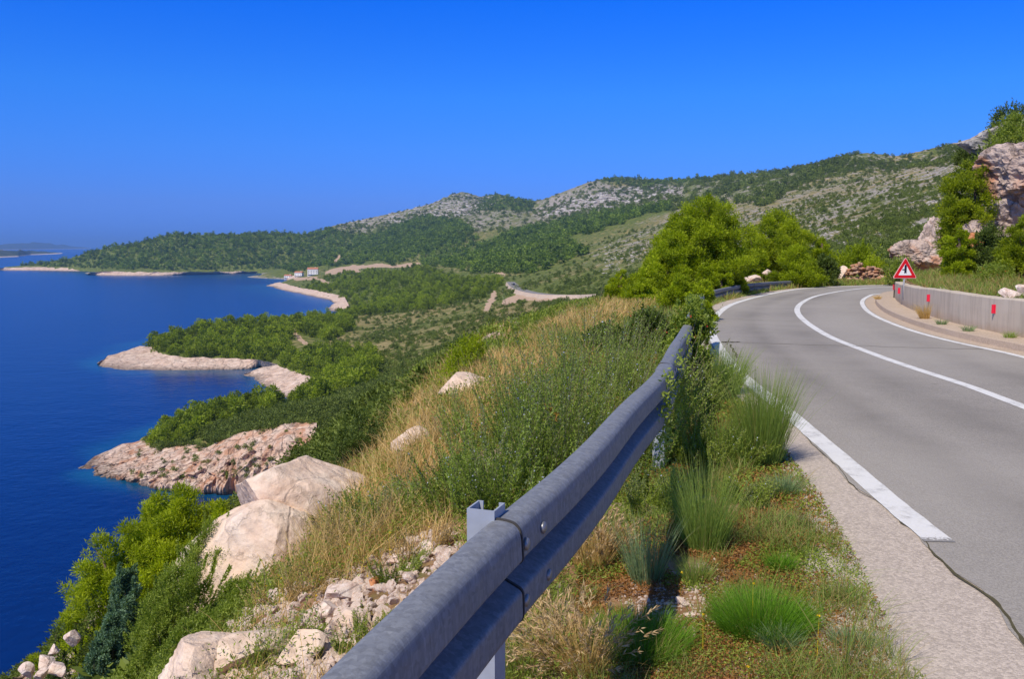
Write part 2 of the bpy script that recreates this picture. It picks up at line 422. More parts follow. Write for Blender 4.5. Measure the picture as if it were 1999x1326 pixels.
def ground(X, Y):
    X = np.atleast_1d(np.asarray(X, float)); Y = np.atleast_1d(np.asarray(Y, float))
    z = np.empty(X.shape); n = Y < 60
    if n.any(): z[n] = near_z(X[n], Y[n])
    if (~n).any(): z[~n] = far_z(X[~n], Y[~n])
    return z
def hit(px, py, ymin=70.0, ymax=6000.0, n=700):
    """first place where the sight line meets the far land; NaN where it does not"""
    s, t = ray(np.atleast_1d(px), np.atleast_1d(py))
    ls = np.linspace(math.log(ymin), math.log(ymax), n)
    out = np.full((len(s), 3), np.nan)
    for k in range(0, len(s), 2000):
        S = s[k:k + 2000, None]; T = t[k:k + 2000, None]; Yg = np.exp(ls)[None]
        zt = np.maximum(bil(GZ, S0, S1, L0, L1, S + 0 * Yg, ls[None] + 0 * S), SEA - 0.3)
        g = CAM_Z + T * Yg - zt
        c = (g[:, 1:] <= 0) & (g[:, :-1] > 0)
        ok = c.any(1); i = c.argmax(1); r = np.arange(len(i))
        a = g[r, i] / (g[r, i] - g[r, i + 1] + 1e-9); Y = np.exp(ls[i] + a * (ls[1] - ls[0]))
        res = np.stack([S[:, 0] * Y, Y, CAM_Z + T[:, 0] * Y], -1); res[~ok] = np.nan
        out[k:k + 2000] = res
    return out
def in_poly(px, py, poly):
    poly = np.asarray(poly, float); ins = np.zeros(np.shape(px), bool); j = len(poly) - 1
    for i in range(len(poly)):
        xi, yi = poly[i]; xj, yj = poly[j]
        c = ((yi > py) != (yj > py)) & (px < (xj - xi) * (py - yi) / (yj - yi + 1e-12) + xi)
        ins ^= c; j = i
    return ins
def dist_line(px, py, pts):
    d = np.full(np.shape(px), 1e9); pts = np.asarray(pts, float)
    for (x0, y0), (x1, y1) in zip(pts[:-1], pts[1:]):
        L = (x1 - x0) ** 2 + (y1 - y0) ** 2 + 1e-9
        t = np.clip(((px - x0) * (x1 - x0) + (py - y0) * (y1 - y0)) / L, 0, 1)
        d = np.minimum(d, np.hypot(px - x0 - t * (x1 - x0), py - y0 - t * (y1 - y0)))
    return d
# ------------------------------------------------------------------ materials
def new_mat(name):
    m = bpy.data.materials.new(name); m.use_nodes = True
    nt = m.node_tree; nt.nodes.clear()
    return m, nt.nodes, nt.links
class NB:
    """small node-building helper"""
    def __init__(self, name):
        self.m, self.n, self.l = new_mat(name)
        self.out = self.n.new('ShaderNodeOutputMaterial')
    def node(self, t, **kw):
        nd = self.n.new(t)
        for k, v in kw.items(): setattr(nd, k, v)
        return nd
    def set(self, sock, v):
        if hasattr(v, 'is_linked'): self.l.new(v, sock)
        elif v is not None: sock.default_value = v
    def coord(self, kind='Object', scale=(1, 1, 1)):
        t = self.node('ShaderNodeTexCoord'); mp = self.node('ShaderNodeMapping')
        self.l.new(t.outputs[kind], mp.inputs[0]); mp.inputs['Scale'].default_value = scale if hasattr(scale, '__len__') else (scale,) * 3
        return mp.outputs[0]
    def noise(self, vec, scale=5.0, detail=4.0, rough=0.55, dist=0.0):
        t = self.node('ShaderNodeTexNoise'); self.set(t.inputs['Vector'], vec)
        t.inputs['Scale'].default_value = scale; t.inputs['Detail'].default_value = detail; t.inputs['Roughness'].default_value = rough; t.inputs['Distortion'].default_value = dist
        return t.outputs[0]
    def voro(self, vec, scale=5.0, feature='F1', out=0, rnd=1.0):
        t = self.node('ShaderNodeTexVoronoi', feature=feature); self.set(t.inputs['Vector'], vec)
        t.inputs['Scale'].default_value = scale; t.inputs['Randomness'].default_value = rnd
        return t.outputs[out]
    def ramp(self, fac, stops, interp='LINEAR'):
        r = self.node('ShaderNodeValToRGB'); r.color_ramp.interpolation = interp
        e = r.color_ramp.elements
        while len(e) > 1: e.remove(e[-1])
        for i, (p, c) in enumerate(stops):
            c = (c,) * 3 if not hasattr(c, '__len__') else c
            el = e[0] if i == 0 else e.new(p)
            el.position = p; el.color = tuple(c) + (1,)
        self.set(r.inputs[0], fac)
        return r.outputs[0]
    def math(self, op, a, b=None, clamp=False):
        m = self.node('ShaderNodeMath', operation=op, use_clamp=clamp)
        self.set(m.inputs[0], a)
        if b is not None: self.set(m.inputs[1], b)
        return m.outputs[0]
    def mix(self, fac, a, b, blend='MIX'):
        m = self.node('ShaderNodeMixRGB', blend_type=blend)
        self.set(m.inputs[0], fac)
        for s, v in ((m.inputs[1], a), (m.inputs[2], b)):
            if not hasattr(v, 'is_linked') and len(v) == 3: v = tuple(v) + (1,)
            self.set(s, v)
        return m.outputs[0]
    def attr(self, name, out='Fac'):
        a = self.node('ShaderNodeAttribute', attribute_name=name); return a.outputs[out]
    def bump(self, h, strength=0.5, dist=0.02, normal=None):
        b = self.node('ShaderNodeBump'); self.set(b.inputs['Height'], h)
        b.inputs['Strength'].default_value = strength; b.inputs['Distance'].default_value = dist
        if normal is not None: self.set(b.inputs['Normal'], normal)
        return b.outputs[0]
    def bsdf(self, color, rough=0.8, metal=0.0, spec=0.3, normal=None):
        p = self.node('ShaderNodeBsdfPrincipled')
        if not hasattr(color, 'is_linked'): color = tuple(color)[:3] + (1,)
        self.set(p.inputs['Base Color'], color); self.set(p.inputs['Roughness'], rough)
        self.set(p.inputs['Metallic'], metal); self.set(p.inputs['Specular IOR Level'], spec)
        if normal is not None: self.set(p.inputs['Normal'], normal)
        return p
    def done(self, shader):
        self.l.new(shader.outputs[0] if hasattr(shader, 'outputs') else shader, self.out.inputs['Surface']); return self.m

def plain(name, col, rough=0.6, metal=0.0, spec=0.4, vary=0.12, scale=8.0):
    b = NB(name); v = b.coord('Object')
    n = b.noise(v, scale, 5)
    c = b.mix(n, tuple(x * (1 - vary) for x in col), tuple(min(1, x * (1 + vary)) for x in col))
    return b.done(b.bsdf(c, rough, metal, spec, b.bump(n, 0.15, 0.01)))

def leafmat(name, lo, hi, transl=0.35, rough=0.55, per_copy=0.0, extra=None):
    """leaves: colour runs from lo to hi by the leaf's own 'tint'; part of the light goes through"""
    b = NB(name)
    f = b.attr('tint')
    if per_copy:
        oi = b.node('ShaderNodeObjectInfo')
        f = b.math('ADD', f, b.math('MULTIPLY', b.math('SUBTRACT', oi.outputs['Random'], 0.5), per_copy), clamp=True)
    stops = [(0.0, lo), (1.0, hi)]
    if extra: stops = [(0.0, lo), (0.8, hi), (1.0, extra)]
    c = b.ramp(f, stops)
    p = b.bsdf(c, rough, 0, 0.25)
    t = b.node('ShaderNodeBsdfTranslucent'); b.l.new(b.mix(1.0, c, (1.15, 1.25, 0.5), 'MULTIPLY'), t.inputs['Color'])
    mx = b.node('ShaderNodeMixShader'); mx.inputs[0].default_value = transl
    b.l.new(p.outputs[0], mx.inputs[1]); b.l.new(t.outputs[0], mx.inputs[2])
    return b.done(mx)

M = {}
def rockmat(name, base, pale, dark, rust=0.0, scale=1.0, bump=0.6, lichen=0.3, streak=False, wet=False, crack=0.45):
    b = NB(name); v = b.coord('Object', scale)
    v2 = b.coord('Object', (scale * 1.3, scale * 1.3, scale * 0.08)) if streak else v
    n1 = b.noise(v2, 1.6, 6, 0.6, 0.4); n2 = b.noise(v, 6, 8, 0.65); n3 = b.noise(v, 0.7, 3)
    c = b.mix(b.ramp(n1, [(0.35, 0.0), (0.65, 1.0)]), base, pale)
    cr = b.voro(b.mix(0.25, v2, n2), 2.4, 'DISTANCE_TO_EDGE')
    c = b.mix(b.ramp(n2, [(0.30, 0.75), (0.5, 0.0)]), c, dark)
    if lichen:
        c = b.mix(b.math('MULTIPLY', b.ramp(b.noise(v, 2.3, 7, 0.7), [(0.52, 0.0), (0.62, 1.0)]), lichen), c, (0.20, 0.20, 0.19))
    if rust:
        c = b.mix(b.math('MULTIPLY', b.ramp(b.noise(v2, 0.9, 5, 0.6, 0.6), [(0.50, 0.0), (0.62, 1.0)]), rust), c, (0.42, 0.15, 0.045))
    if wet:
        g = b.node('ShaderNodeNewGeometry'); sp = b.node('ShaderNodeSeparateXYZ'); b.l.new(g.outputs['Position'], sp.inputs[0])
        h = b.math('ADD', sp.outputs['Z'], b.math('MULTIPLY', n2, 3.0))
        c = b.mix(b.ramp(b.math('MULTIPLY', b.math('SUBTRACT', h, SEA + 0.8), 0.4), [(0.0, 1.0), (0.9, 0.0)]), c, (0.055, 0.04, 0.03))
    c = b.mix(b.ramp(cr, [(0.0, crack), (0.045, 0.0)]), c, tuple(x * .55 for x in dark))
    h = b.math('ADD', b.math('MULTIPLY', n2, 0.6), b.math('MULTIPLY', n1, 0.8))
    h = b.math('ADD', h, b.math('MULTIPLY', b.ramp(cr, [(0.0, 0.0), (0.06, 1.0)]), 0.25))
    return b.done(b.bsdf(c, 0.85, 0, 0.2, b.bump(h, bump, 0.12 / scale)))

M['boulder'] = rockmat('pale_limestone', (0.70, 0.51, 0.38), (0.82, 0.67, 0.54), (0.52, 0.37, 0.27), 0.2, 1.6, 0.5, 0.15, crack=.22)
M['stone'] = rockmat('broken_limestone', (0.68, 0.50, 0.40), (0.84, 0.74, 0.65), (0.46, 0.31, 0.23), 0.35, 4.0, 0.5, 0.15)
M['crag'] = rockmat('crag_limestone', (0.50, 0.375, 0.305), (0.66, 0.54, 0.46), (0.25, 0.18, 0.14), 0.7, 0.55, 0.9, 0.3)
M['greycrag'] = rockmat('grey_limestone', (0.36, 0.34, 0.32), (0.50, 0.47, 0.44), (0.20, 0.18, 0.17), 0.1, 0.6, 0.8, 0.5)
M['seacliff'] = rockmat('sea_cliff_rock', (0.60, 0.40, 0.29), (0.72, 0.56, 0.45), (0.28, 0.18, 0.13), 0.6, 0.16, 1.0, 0.35, streak=True, wet=True, crack=.5)
M['shorerock'] = rockmat('shore_rock', (0.58, 0.41, 0.31), (0.70, 0.55, 0.44), (0.36, 0.25, 0.19), 0.0, 0.10, 0.8, 0.2, wet=True, crack=.2)

def hillmat():
    b = NB('hillside_scrub'); v = b.coord('Object')
    col = b.attr('mixw', 'Color'); sp = b.node('ShaderNodeSeparateColor'); b.l.new(col, sp.inputs[0])
    rock, grass, soil = sp.outputs[0], sp.outputs[1], sp.outputs[2]
    n1 = b.noise(v, 0.05, 8, 0.65); n2 = b.noise(v, 0.22, 6, 0.65); n3 = b.noise(v, 0.012, 4)
    scrub = b.ramp(n2, [(0.32, (0.065, 0.090, 0.018)), (0.55, (0.140, 0.170, 0.038)), (0.75, (0.22, 0.22, 0.07))])
    tan = b.ramp(n1, [(0.3, (0.20, 0.165, 0.06)), (0.6, (0.33, 0.265, 0.12)), (0.8, (0.42, 0.34, 0.19))])
    rk = b.ramp(b.noise(v, 0.35, 6, 0.7), [(0.3, (0.20, 0.175, 0.15)), (0.6, (0.40, 0.355, 0.31))])
    gw = b.ramp(b.math('ADD', b.math('MULTIPLY', b.math('SUBTRACT', n2, 0.5), 1.5), grass), [(0.40, 0.0), (0.60, 1.0)])
    c = b.mix(gw, scrub, tan)
    rw = b.ramp(b.math('ADD', b.math('MULTIPLY', b.math('SUBTRACT', b.noise(v, 0.09, 8, 0.72), 0.5), 2.2), rock), [(0.44, 0.0), (0.58, 1.0)])
    c = b.mix(rw, c, rk)
    sw = b.ramp(b.math('ADD', b.math('MULTIPLY', b.math('SUBTRACT', n1, 0.5), 0.6), soil), [(0.40, 0.0), (0.55, 1.0)])
    c = b.mix(sw, c, b.mix(n2, (0.42, 0.27, 0.17), (0.55, 0.42, 0.31)))
    h = b.math('ADD', n2, b.math('MULTIPLY', b.noise(v, 0.6, 5, 0.7), 0.5))
    return b.done(b.bsdf(c, 0.95, 0, 0.1, b.bump(h, 0.7, 2.0)))
M['hill'] = hillmat()

def vergemat():
    b = NB('roadside_earth'); v = b.coord('Object')
    n1 = b.noise(v, 0.9, 6, 0.6); n2 = b.noise(v, 5, 7, 0.65); n3 = b.noise(v, 28, 4, 0.7); vo = b.voro(v, 22, 'F1', 1)
    soil = b.ramp(n2, [(0.3, (0.15, 0.075, 0.036)), (0.55, (0.29, 0.165, 0.09)), (0.75, (0.42, 0.29, 0.185))])
    gravel = b.mix(b.ramp(vo, [(0.2, 0.0), (0.9, 1.0)]), (0.34, 0.24, 0.17), (0.62, 0.51, 0.41))
    c = b.mix(b.ramp(n1, [(0.48, 0.0), (0.60, 1.0)]), soil, gravel)
    moss = b.ramp(n3, [(0.3, (0.07, 0.085, 0.02)), (0.7, (0.15, 0.16, 0.04))])
    c = b.mix(b.ramp(b.noise(v, 1.7, 6, 0.7), [(0.50, 0.0), (0.60, 0.8)]), c, moss)
    h = b.math('ADD', b.math('MULTIPLY', b.voro(v, 22), -0.7), n3)
    return b.done(b.bsdf(c, 0.95, 0, 0.15, b.bump(h, 0.8, 0.02)))
M['verge'] = vergemat()

def asphalt(name, a, bcol, tracks=False, coarse=1.0):
    b = NB(name); v = b.coord('Object')
    fine = b.voro(v, 95 * coarse, 'F1', 1); sp = b.node('ShaderNodeSeparateColor'); b.l.new(fine, sp.inputs[0])
    n1 = b.noise(v, 0.35, 5, 0.6); n2 = b.noise(v, 2.5, 6, 0.65); n3 = b.noise(v, 160, 3, 0.7)
    c = b.mix(n1, a, bcol)
    c = b.mix(b.ramp(n2, [(0.35, 0.0), (0.7, 0.35)]), c, tuple(x * 0.72 for x in a))
    c = b.mix(b.math('MULTIPLY', b.ramp(sp.outputs[0], [(0.1, 0.0), (0.95, 1.0)]), 0.38), c, tuple(min(1, x * 1.75) for x in bcol))
    c = b.mix(b.math('MULTIPLY', b.ramp(n3, [(0.34, 1.0), (0.5, 0.0)]), 0.5), c, tuple(x * 0.35 for x in a))
    if tracks:
        lat = b.attr('lat')
        lt = b.math('ADD', lat, b.math('MULTIPLY', b.math('SUBTRACT', n1, 0.5), 0.5))
        w = b.ramp(b.math('MULTIPLY', lt, 1 / 6.4), [(0.06, 0.0), (0.14, .8), (0.20, 0.1), (0.30, .75), (0.40, 0.0), (0.5, 0.1), (0.58, .8), (0.66, .2), (0.77, 1.0), (0.86, 0.0)])
        w = b.math('MULTIPLY', w, b.ramp(b.noise(v, 0.8, 5, 0.65), [(0.3, 0.25), (0.7, 0.80)]))
        c = b.mix(w, c, tuple(x * 0.55 for x in a))
        pt = b.ramp(b.noise(v, 0.16, 3, 0.5), [(0.42, 0.0), (0.60, .45)])
        c = b.mix(pt, c, tuple(x * 1.22 for x in bcol))
        sp2 = b.ramp(b.voro(b.mix(0.3, v, n2), 1.1), [(0.022, .8), (0.04, 0.0)])
        c = b.mix(sp2, c, (0.06, 0.055, 0.05))
        sc = b.ramp(b.noise(b.coord('Object', (7, 1.2, 1)), 1.5, 4, 0.7), [(0.68, 0.0), (0.76, .6)])
        c = b.mix(sc, c, (0.045, 0.042, 0.040))
    h = b.math('ADD', b.math('MULTIPLY', b.voro(v, 95 * coarse), -1.0), n3)
    return b.done(b.bsdf(c, 0.85, 0, 0.3, b.bump(h, 0.45, 0.006)))
M['asphalt'] = asphalt('worn_asphalt', (0.240, 0.218, 0.196), (0.318, 0.291, 0.262), True)
M['shoulder'] = asphalt('pale_shoulder', (0.40, 0.33, 0.275), (0.51, 0.435, 0.37), False, 0.7)
M['kerb'] = asphalt('kerb_concrete', (0.40, 0.30, 0.22), (0.50, 0.40, 0.31), False, 0.8)

def paintmat():
    b = NB('road_paint'); v = b.coord('Object')
    n = b.noise(v, 3.2, 8, 0.72); n2 = b.noise(v, 60, 4, 0.7)
    w = b.math('MULTIPLY', b.ramp(n, [(0.50, 0.0), (0.66, 0.9)]), b.ramp(n2, [(0.4, 0.2), (0.6, 1.0)]))
    g = b.attr('wear')
    w = b.math('MAXIMUM', w, b.ramp(b.math('ADD', g, b.math('MULTIPLY', b.math('SUBTRACT', n2, 0.5), 1.4)), [(0.45, 0.0), (0.6, 1.0)]))
    c = b.mix(w, b.mix(n2, (0.60, 0.585, 0.565), (0.80, 0.79, 0.78)), (0.25, 0.235, 0.22))
    return b.done(b.bsdf(c, 0.7, 0, 0.3, b.bump(n2, 0.3, 0.004)))
M['paint'] = paintmat()
def crackmat():
    b = NB('road_crack'); v = b.coord('Object'); n = b.noise(v, 25, 5, 0.7)
    return b.done(b.bsdf(b.mix(n, (0.05, 0.045, 0.03), (0.13, 0.115, 0.06)), 0.95, 0, 0.1))
M['crack'] = crackmat()

def wallmat():
    b = NB('stained_concrete'); v = b.coord('Object'); g = b.node('ShaderNodeNewGeometry')
    mp = b.node('ShaderNodeMapping'); b.l.new(g.outputs['Position'], mp.inputs[0]); mp.inputs['Scale'].default_value = (4.0, 4.0, 0.35)
    st = b.noise(mp.outputs[0], 2.0, 6, 0.65); n = b.noise(v, 1.4, 6, 0.6); n3 = b.noise(v, 60, 4)
    c = b.mix(n, (0.52, 0.43, 0.33), (0.63, 0.545, 0.44))
    c = b.mix(b.ramp(st, [(0.46, 0.0), (0.68, 0.45)]), c, (0.27, 0.225, 0.175))
    c = b.mix(b.ramp(b.noise(mp.outputs[0], 4.2, 5, 0.6), [(0.58, 0.0), (0.72, 0.5)]), c, (0.47, 0.43, 0.38))
    sp = b.node('ShaderNodeSeparateXYZ'); b.l.new(g.outputs['Position'], sp.inputs[0])
    c = b.mix(b.math('MULTIPLY', b.ramp(b.math('ADD', sp.outputs['Z'], b.math('MULTIPLY', n, 0.25)), [(0.25, 1.0), (0.45, 0.0)]), 0.5), c, (0.36, 0.24, 0.15))
    return b.done(b.bsdf(c, 0.9, 0, 0.2, b.bump(b.math('ADD', st, n3), 0.3, 0.01)))
M['wall'] = wallmat()

def steelmat():
    b = NB('galvanised_steel'); v = b.coord('Object')
    n = b.noise(v, 22, 5, 0.65); n2 = b.noise(v, 3, 5, 0.6); st = b.noise(b.coord('Object', (26, 26, 2.0)), 3.0, 6, 0.7); vo = b.voro(v, 60, 'F1', 1)
    sp = b.node('ShaderNodeSeparateColor'); b.l.new(vo, sp.inputs[0])
    c = b.mix(n2, (0.150, 0.157, 0.175), (0.205, 0.214, 0.235))
    c = b.mix(b.math('MULTIPLY', sp.outputs[0], 0.38), c, (0.36, 0.375, 0.40))
    c = b.mix(b.ramp(st, [(0.45, 0.0), (0.70, 0.55)]), c, (0.11, 0.112, 0.12))
    c = b.mix(b.ramp(b.noise(b.coord('Object', (18, 18, 1.5)), 2.0, 5, 0.7), [(0.58, 0.0), (0.75, 0.4)]), c, (0.40, 0.40, 0.40))
    c = b.mix(b.ramp(b.noise(v, 7, 6, 0.7), [(0.60, 0.0), (0.78, 0.5)]), c, (0.19, 0.17, 0.15))
    return b.done(b.bsdf(c, b.ramp(n, [(0.3, 0.48), (0.7, 0.66)]), 0.08, 0.32, b.bump(n, 0.10, 0.004)))
M['steel'] = steelmat()
M['bolt'] = plain('bolt_steel', (0.30, 0.30, 0.31), 0.45, 0.7, 0.5)
M['bark'] = plain('pine_bark', (0.16, 0.11, 0.08), 0.9, 0, 0.2, 0.45, 14)
M['twig'] = plain('grey_twigs', (0.17, 0.14, 0.09), 0.9, 0, 0.2, 0.35, 18)

def watermat():
    b = NB('sea_water'); v = b.coord('Object')
    sh = b.attr('shallow')
    n0 = b.noise(b.coord('Object', (1, 0.35, 1)), 0.012, 6, 0.6)
    deep = b.mix(n0, (0.000, 0.0115, 0.088), (0.000, 0.021, 0.135))
    c = b.mix(sh, deep, (0.006, 0.085, 0.17))
    g = b.node('ShaderNodeNewGeometry')
    n1 = b.noise(g.outputs['Position'], 0.35, 3, 0.6); n2 = b.noise(g.outputs['Position'], 0.06, 3, 0.6)
    h = b.math('ADD', b.math('MULTIPLY', n1, 0.5), n2)
    p = b.bsdf(c, 0.22, 0, 0.22, b.bump(h, 0.4, 0.8)); p.inputs['IOR'].default_value = 1.33
    return b.done(p)
M['sea'] = watermat()

# ------------------------------------------------------------------ sea, islands and hills
NSE = 260
_sl = np.exp(np.linspace(math.log(40), math.log(48000), 330)); _sa = np.linspace(-1.05, 0.9, NSE)
_SA, _SL = np.meshgrid(np.tan(_sa), _sl); _SX, _SY = _SA * _SL, _SL
_sp = np.where((_SA > S0) & (_SA < S1) & (_SL > 59) & (_SL < 6000), bil(_p, S0, S1, L0, L1, _SA, np.log(_SL)), -1)
_shal = sstep(-0.0085, 0.0005, _sp) * (1 - 0.45 * sstep(700, 1500, _SL)) * (0.75 + 0.5 * fbm(_SX / 20, _SY / 20, octv=3, seed=77))
water = mesh_obj('water', np.stack([_SX, _SY, np.full_like(_SX, SEA)], -1).reshape(-1, 3), grid_faces(len(_sl), NSE), M['sea'], None, True, {'shallow': np.clip(_shal, 0, 1).ravel()})
tag(water, kind='structure')

GPX, GPY = proj(GX, GY, GZ)
PPX, PPY = GPX.copy(), GPY.copy()
_wq = np.clip(14 - 0 * GY, 0, 14)
GPX = GPX + _wq * 1.6 * fbm(GSm * 60, GLm * 40, octv=4, seed=91); GPY = GPY + _wq * .9 * fbm(GSm * 60, GLm * 40, octv=4, seed=95)
FOREST = {
    'headland': [(0, 526), (140, 500), (260, 470), (345, 449), (470, 448), (640, 446), (700, 462), (740, 455), (830, 420), (900, 425), (880, 470), (800, 505), (690, 515), (570, 530), (500, 533), (320, 531), (200, 528)],
    'plain': [(575, 560), (640, 545), (700, 530), (830, 520), (900, 545), (985, 545), (985, 560), (950, 585), (850, 600), (760, 612), (690, 612), (662, 640), (684, 600), (640, 572)],
    'second': [(280, 680), (350, 645), (440, 632), (480, 618), (600, 608), (650, 620), (700, 612), (680, 650), (640, 665), (600, 655), (570, 640), (560, 668), (575, 700), (535, 708), (370, 698), (310, 690)],
    'cove': [(545, 712), (600, 690), (660, 678), (700, 690), (745, 715), (740, 745), (690, 760), (650, 762), (610, 735), (580, 722)],
    'first': [(300, 872), (320, 830), (384, 796), (440, 783), (520, 765), (580, 765), (650, 760), (640, 785), (560, 790), (470, 812), (400, 838), (370, 868), (320, 877)],
    'band': [(930, 500), (1000, 455), (1100, 432), (1200, 412), (1310, 396), (1310, 408), (1200, 440), (1100, 470), (1050, 505), (960, 530)],
    'knoll': [(700, 470), (760, 445), (830, 418), (900, 430), (920, 455), (850, 490), (760, 500)],
}
SOIL_LINES = [([(573, 646), (580, 658), (596, 670), (614, 679)], 4), ([(966, 573), (958, 588), (950, 603)], 5), ([(690, 522), (720, 520), (765, 519), (818, 516)], 3.5), ([(640, 533), (690, 521), (700, 530)], 5),
              ([(985, 590), (1010, 582), (1040, 582), (1075, 586)], 6), ([(1080, 582), (1120, 583), (1170, 582)], 3), ([(960, 530), (985, 535)], 3), ([(905, 477), (930, 493)], 2), ([(655, 515), (662, 500)], 3), ([(575, 545), (612, 542), (640, 553)], 2.5), ([(1310, 500), (1360, 512)], 2)]
def paint_land():
    rock = np.full(GX.shape, 0.12); grass = np.full(GX.shape, 0.36); soil = np.zeros(GX.shape)
    n = fbm(GX / 120, GY / 120, octv=4, seed=51)
    # high limestone slopes
    ridge = in_poly(GPX, GPY, [(620, 452), (700, 420), (905, 365), (1050, 385), (1190, 335), (1330, 340), (1330, 385), (1250, 405), (1100, 432), (1000, 452), (900, 452), (830, 425), (740, 460)])
    rock += ridge * 0.36
    crag = in_poly(GPX, GPY, [(1040, 420), (1100, 392), (1180, 383), (1230, 372), (1290, 362), (1320, 378), (1300, 394), (1200, 405), (1110, 420)])
    rock += crag * 0.36
    topwood = in_poly(GPX, GPY, [(1150, 350), (1240, 340), (1420, 340), (1320, 362), (1230, 366)]) | in_poly(GPX, GPY, [(960, 376), (1050, 388), (1040, 405), (930, 410)])
    rock -= topwood * 0.45
    right = sstep(1050, 1400, GPX) * (GPY < 545)
    rock += right * 0.33; grass += right * 0.16
    rough = in_poly(GPX, GPY, [(1150, 470), (1310, 430), (1330, 470), (1200, 540), (1130, 520)]); rock += rough * 0.1
    mqz = in_poly(GPX, GPY, [(640, 690), (700, 610), (950, 590), (1250, 570), (1240, 610), (1000, 720), (850, 790), (700, 780)]); grass += mqz * 0.06
    hi = in_poly(GPX, GPY, [(1320, 350), (1680, 290), (1750, 305), (1500, 375), (1330, 400)]); rock += hi * 0.02; grass -= hi * 0.30
    for k in FOREST: 
        f = in_poly(GPX, GPY, FOREST[k]); rock -= f * 0.25; grass -= f * 0.25
    low = (GPX > 640) & (GPX < 1250) & (GPY > 590); grass += low * 0.10; rock -= low * 0.05
    mq = in_poly(GPX, GPY, [(560, 790), (650, 770), (760, 740), (800, 790), (700, 880), (600, 880)]); grass -= mq * 0.25; rock -= mq * 0.1
    for ln, w in SOIL_LINES:
        d = dist_line(PPX + .3 * (GPX - PPX), PPY + .3 * (GPY - PPY), ln); soil = np.maximum(soil, (1 - sstep(w * 0.6, w * 1.3, d)))
    soil = np.where(GY < 120, 0, soil)
    shoreb = sstep(0.0045, 0.0, _p); rock += shoreb * 0.6
    rock += 0.12 * n; grass += 0.22 * fbm(GX / 60, GY / 60, octv=3, seed=61)
    for _ in range(3):
        for A in (rock, grass):
            A[1:-1] = .25 * A[:-2] + .5 * A[1:-1] + .25 * A[2:]; A[:, 1:-1] = .25 * A[:, :-2] + .5 * A[:, 1:-1] + .25 * A[:, 2:]
    return np.stack([rock, grass, soil, np.ones_like(rock)], -1).clip(0, 1)
_mixw = paint_land()
_bare = in_poly(PPX, PPY, [(182, 735), (186, 704), (212, 688), (275, 668), (300, 672), (314, 687), (345, 692), (540, 706), (545, 728), (300, 738)]) | in_poly(PPX, PPY, [(150, 930), (160, 905), (236, 858), (285, 858), (296, 872), (330, 880), (430, 880), (604, 850), (606, 1000), (300, 965)]) | in_poly(PPX, PPY, [(470, 740), (485, 722), (540, 710), (580, 722), (618, 740), (600, 768), (560, 790)])
_bl = _bare.astype(float)
for _ in range(6): _bl[:, 1:-1] = .25 * _bl[:, :-2] + .5 * _bl[:, 1:-1] + .25 * _bl[:, 2:]
GZ = GZ - 2.2 * _bl * (GY < 700) * (GY > 150)
_bl = in_poly(PPX, PPY, [(158, 541), (180, 531.5), (245, 529), (385, 529.5), (507, 529), (510, 537), (385, 540), (245, 542)]) | in_poly(PPX, PPY, [(-90, 531), (-90, 523), (70, 520.5), (200, 522.5), (206, 529), (157, 533)])
GZ = GZ - 6.0 * _bl * (GY > 1500) * (GY < 2600)
hill = mesh_obj('hillside', np.stack([GX, GY, GZ], -1).reshape(-1, 3), grid_faces(NR, NC), M['hill'], None, True, {'mixw': _mixw.reshape(-1, 4)})
tag(hill, kind='structure')

def island(name, pts, shore_y, depth, seed):
    """low island: ridge line read as (px, py of ridge); its shore faces us at the given row"""
    pts = np.asarray(pts, float); n = 160; m = 26
    px = np.linspace(pts[0, 0], pts[-1, 0], n); py = np.interp(px, pts[:, 0], pts[:, 1]) ; sy = np.interp(px, *np.asarray(shore_y, float).T)
    base = PZ(px, sy, SEA); s, t = ray(px, py)
    Yr = base[:, 1] + depth; zr = CAM_Z + t * Yr
    v = []
    for j in range(m):
        f = j / (m - 1) * 2
        if f <= 1: Yj = base[:, 1] + depth * f; z = SEA - 2 + (zr - SEA + 2) * f ** 0.8
        else: Yj = Yr + depth * (f - 1); z = SEA - 2 + (zr - SEA + 2) * (2 - f)
        X = s * Yj; z = z + (1 - abs(f - 1)) * depth * 0.02 * fbm(X / (depth * .3), Yj / (depth * .3), octv=4, seed=seed)
        v.append(np.stack([X, Yj, z], -1))
    o = mesh_obj(name, np.vstack(v), grid_faces(m, n), M['island'], None, True)
    return tag(o, kind='structure')
def islandmat():
    b = NB('island_scrub'); g = b.node('ShaderNodeNewGeometry'); sp = b.node('ShaderNodeSeparateXYZ'); b.l.new(g.outputs['Position'], sp.inputs[0])
    n = b.noise(g.outputs['Position'], 0.01, 8, 0.7)
    c = b.ramp(n, [(0.35, (0.04, 0.06, 0.02)), (0.65, (0.10, 0.11, 0.05))])
    h = b.math('ADD', sp.outputs['Z'], b.math('MULTIPLY', b.math('SUBTRACT', n, 0.5), 10))
    c = b.mix(b.ramp(b.math('MULTIPLY', b.math('SUBTRACT', h, SEA), 0.1), [(0.3, 1.0), (0.65, 0.0)]), c, (0.56, 0.47, 0.40))
    return b.done(b.bsdf(c, 0.9, 0, 0.1))
M['island'] = islandmat()
island('island', [(-160, 483), (-60, 481), (0, 477.5), (35, 474.5), (63, 472.5), (105, 476.5), (150, 481.5), (178, 485)], [(-160, 489), (0, 488), (178, 485.4)], 1500, 5)
island('island', [(-160, 490), (-40, 487), (0, 487.5), (50, 489), (90, 491), (122, 495.6)], [(-160, 505), (0, 503), (35, 501.5), (60, 498), (122, 496)], 500, 8)

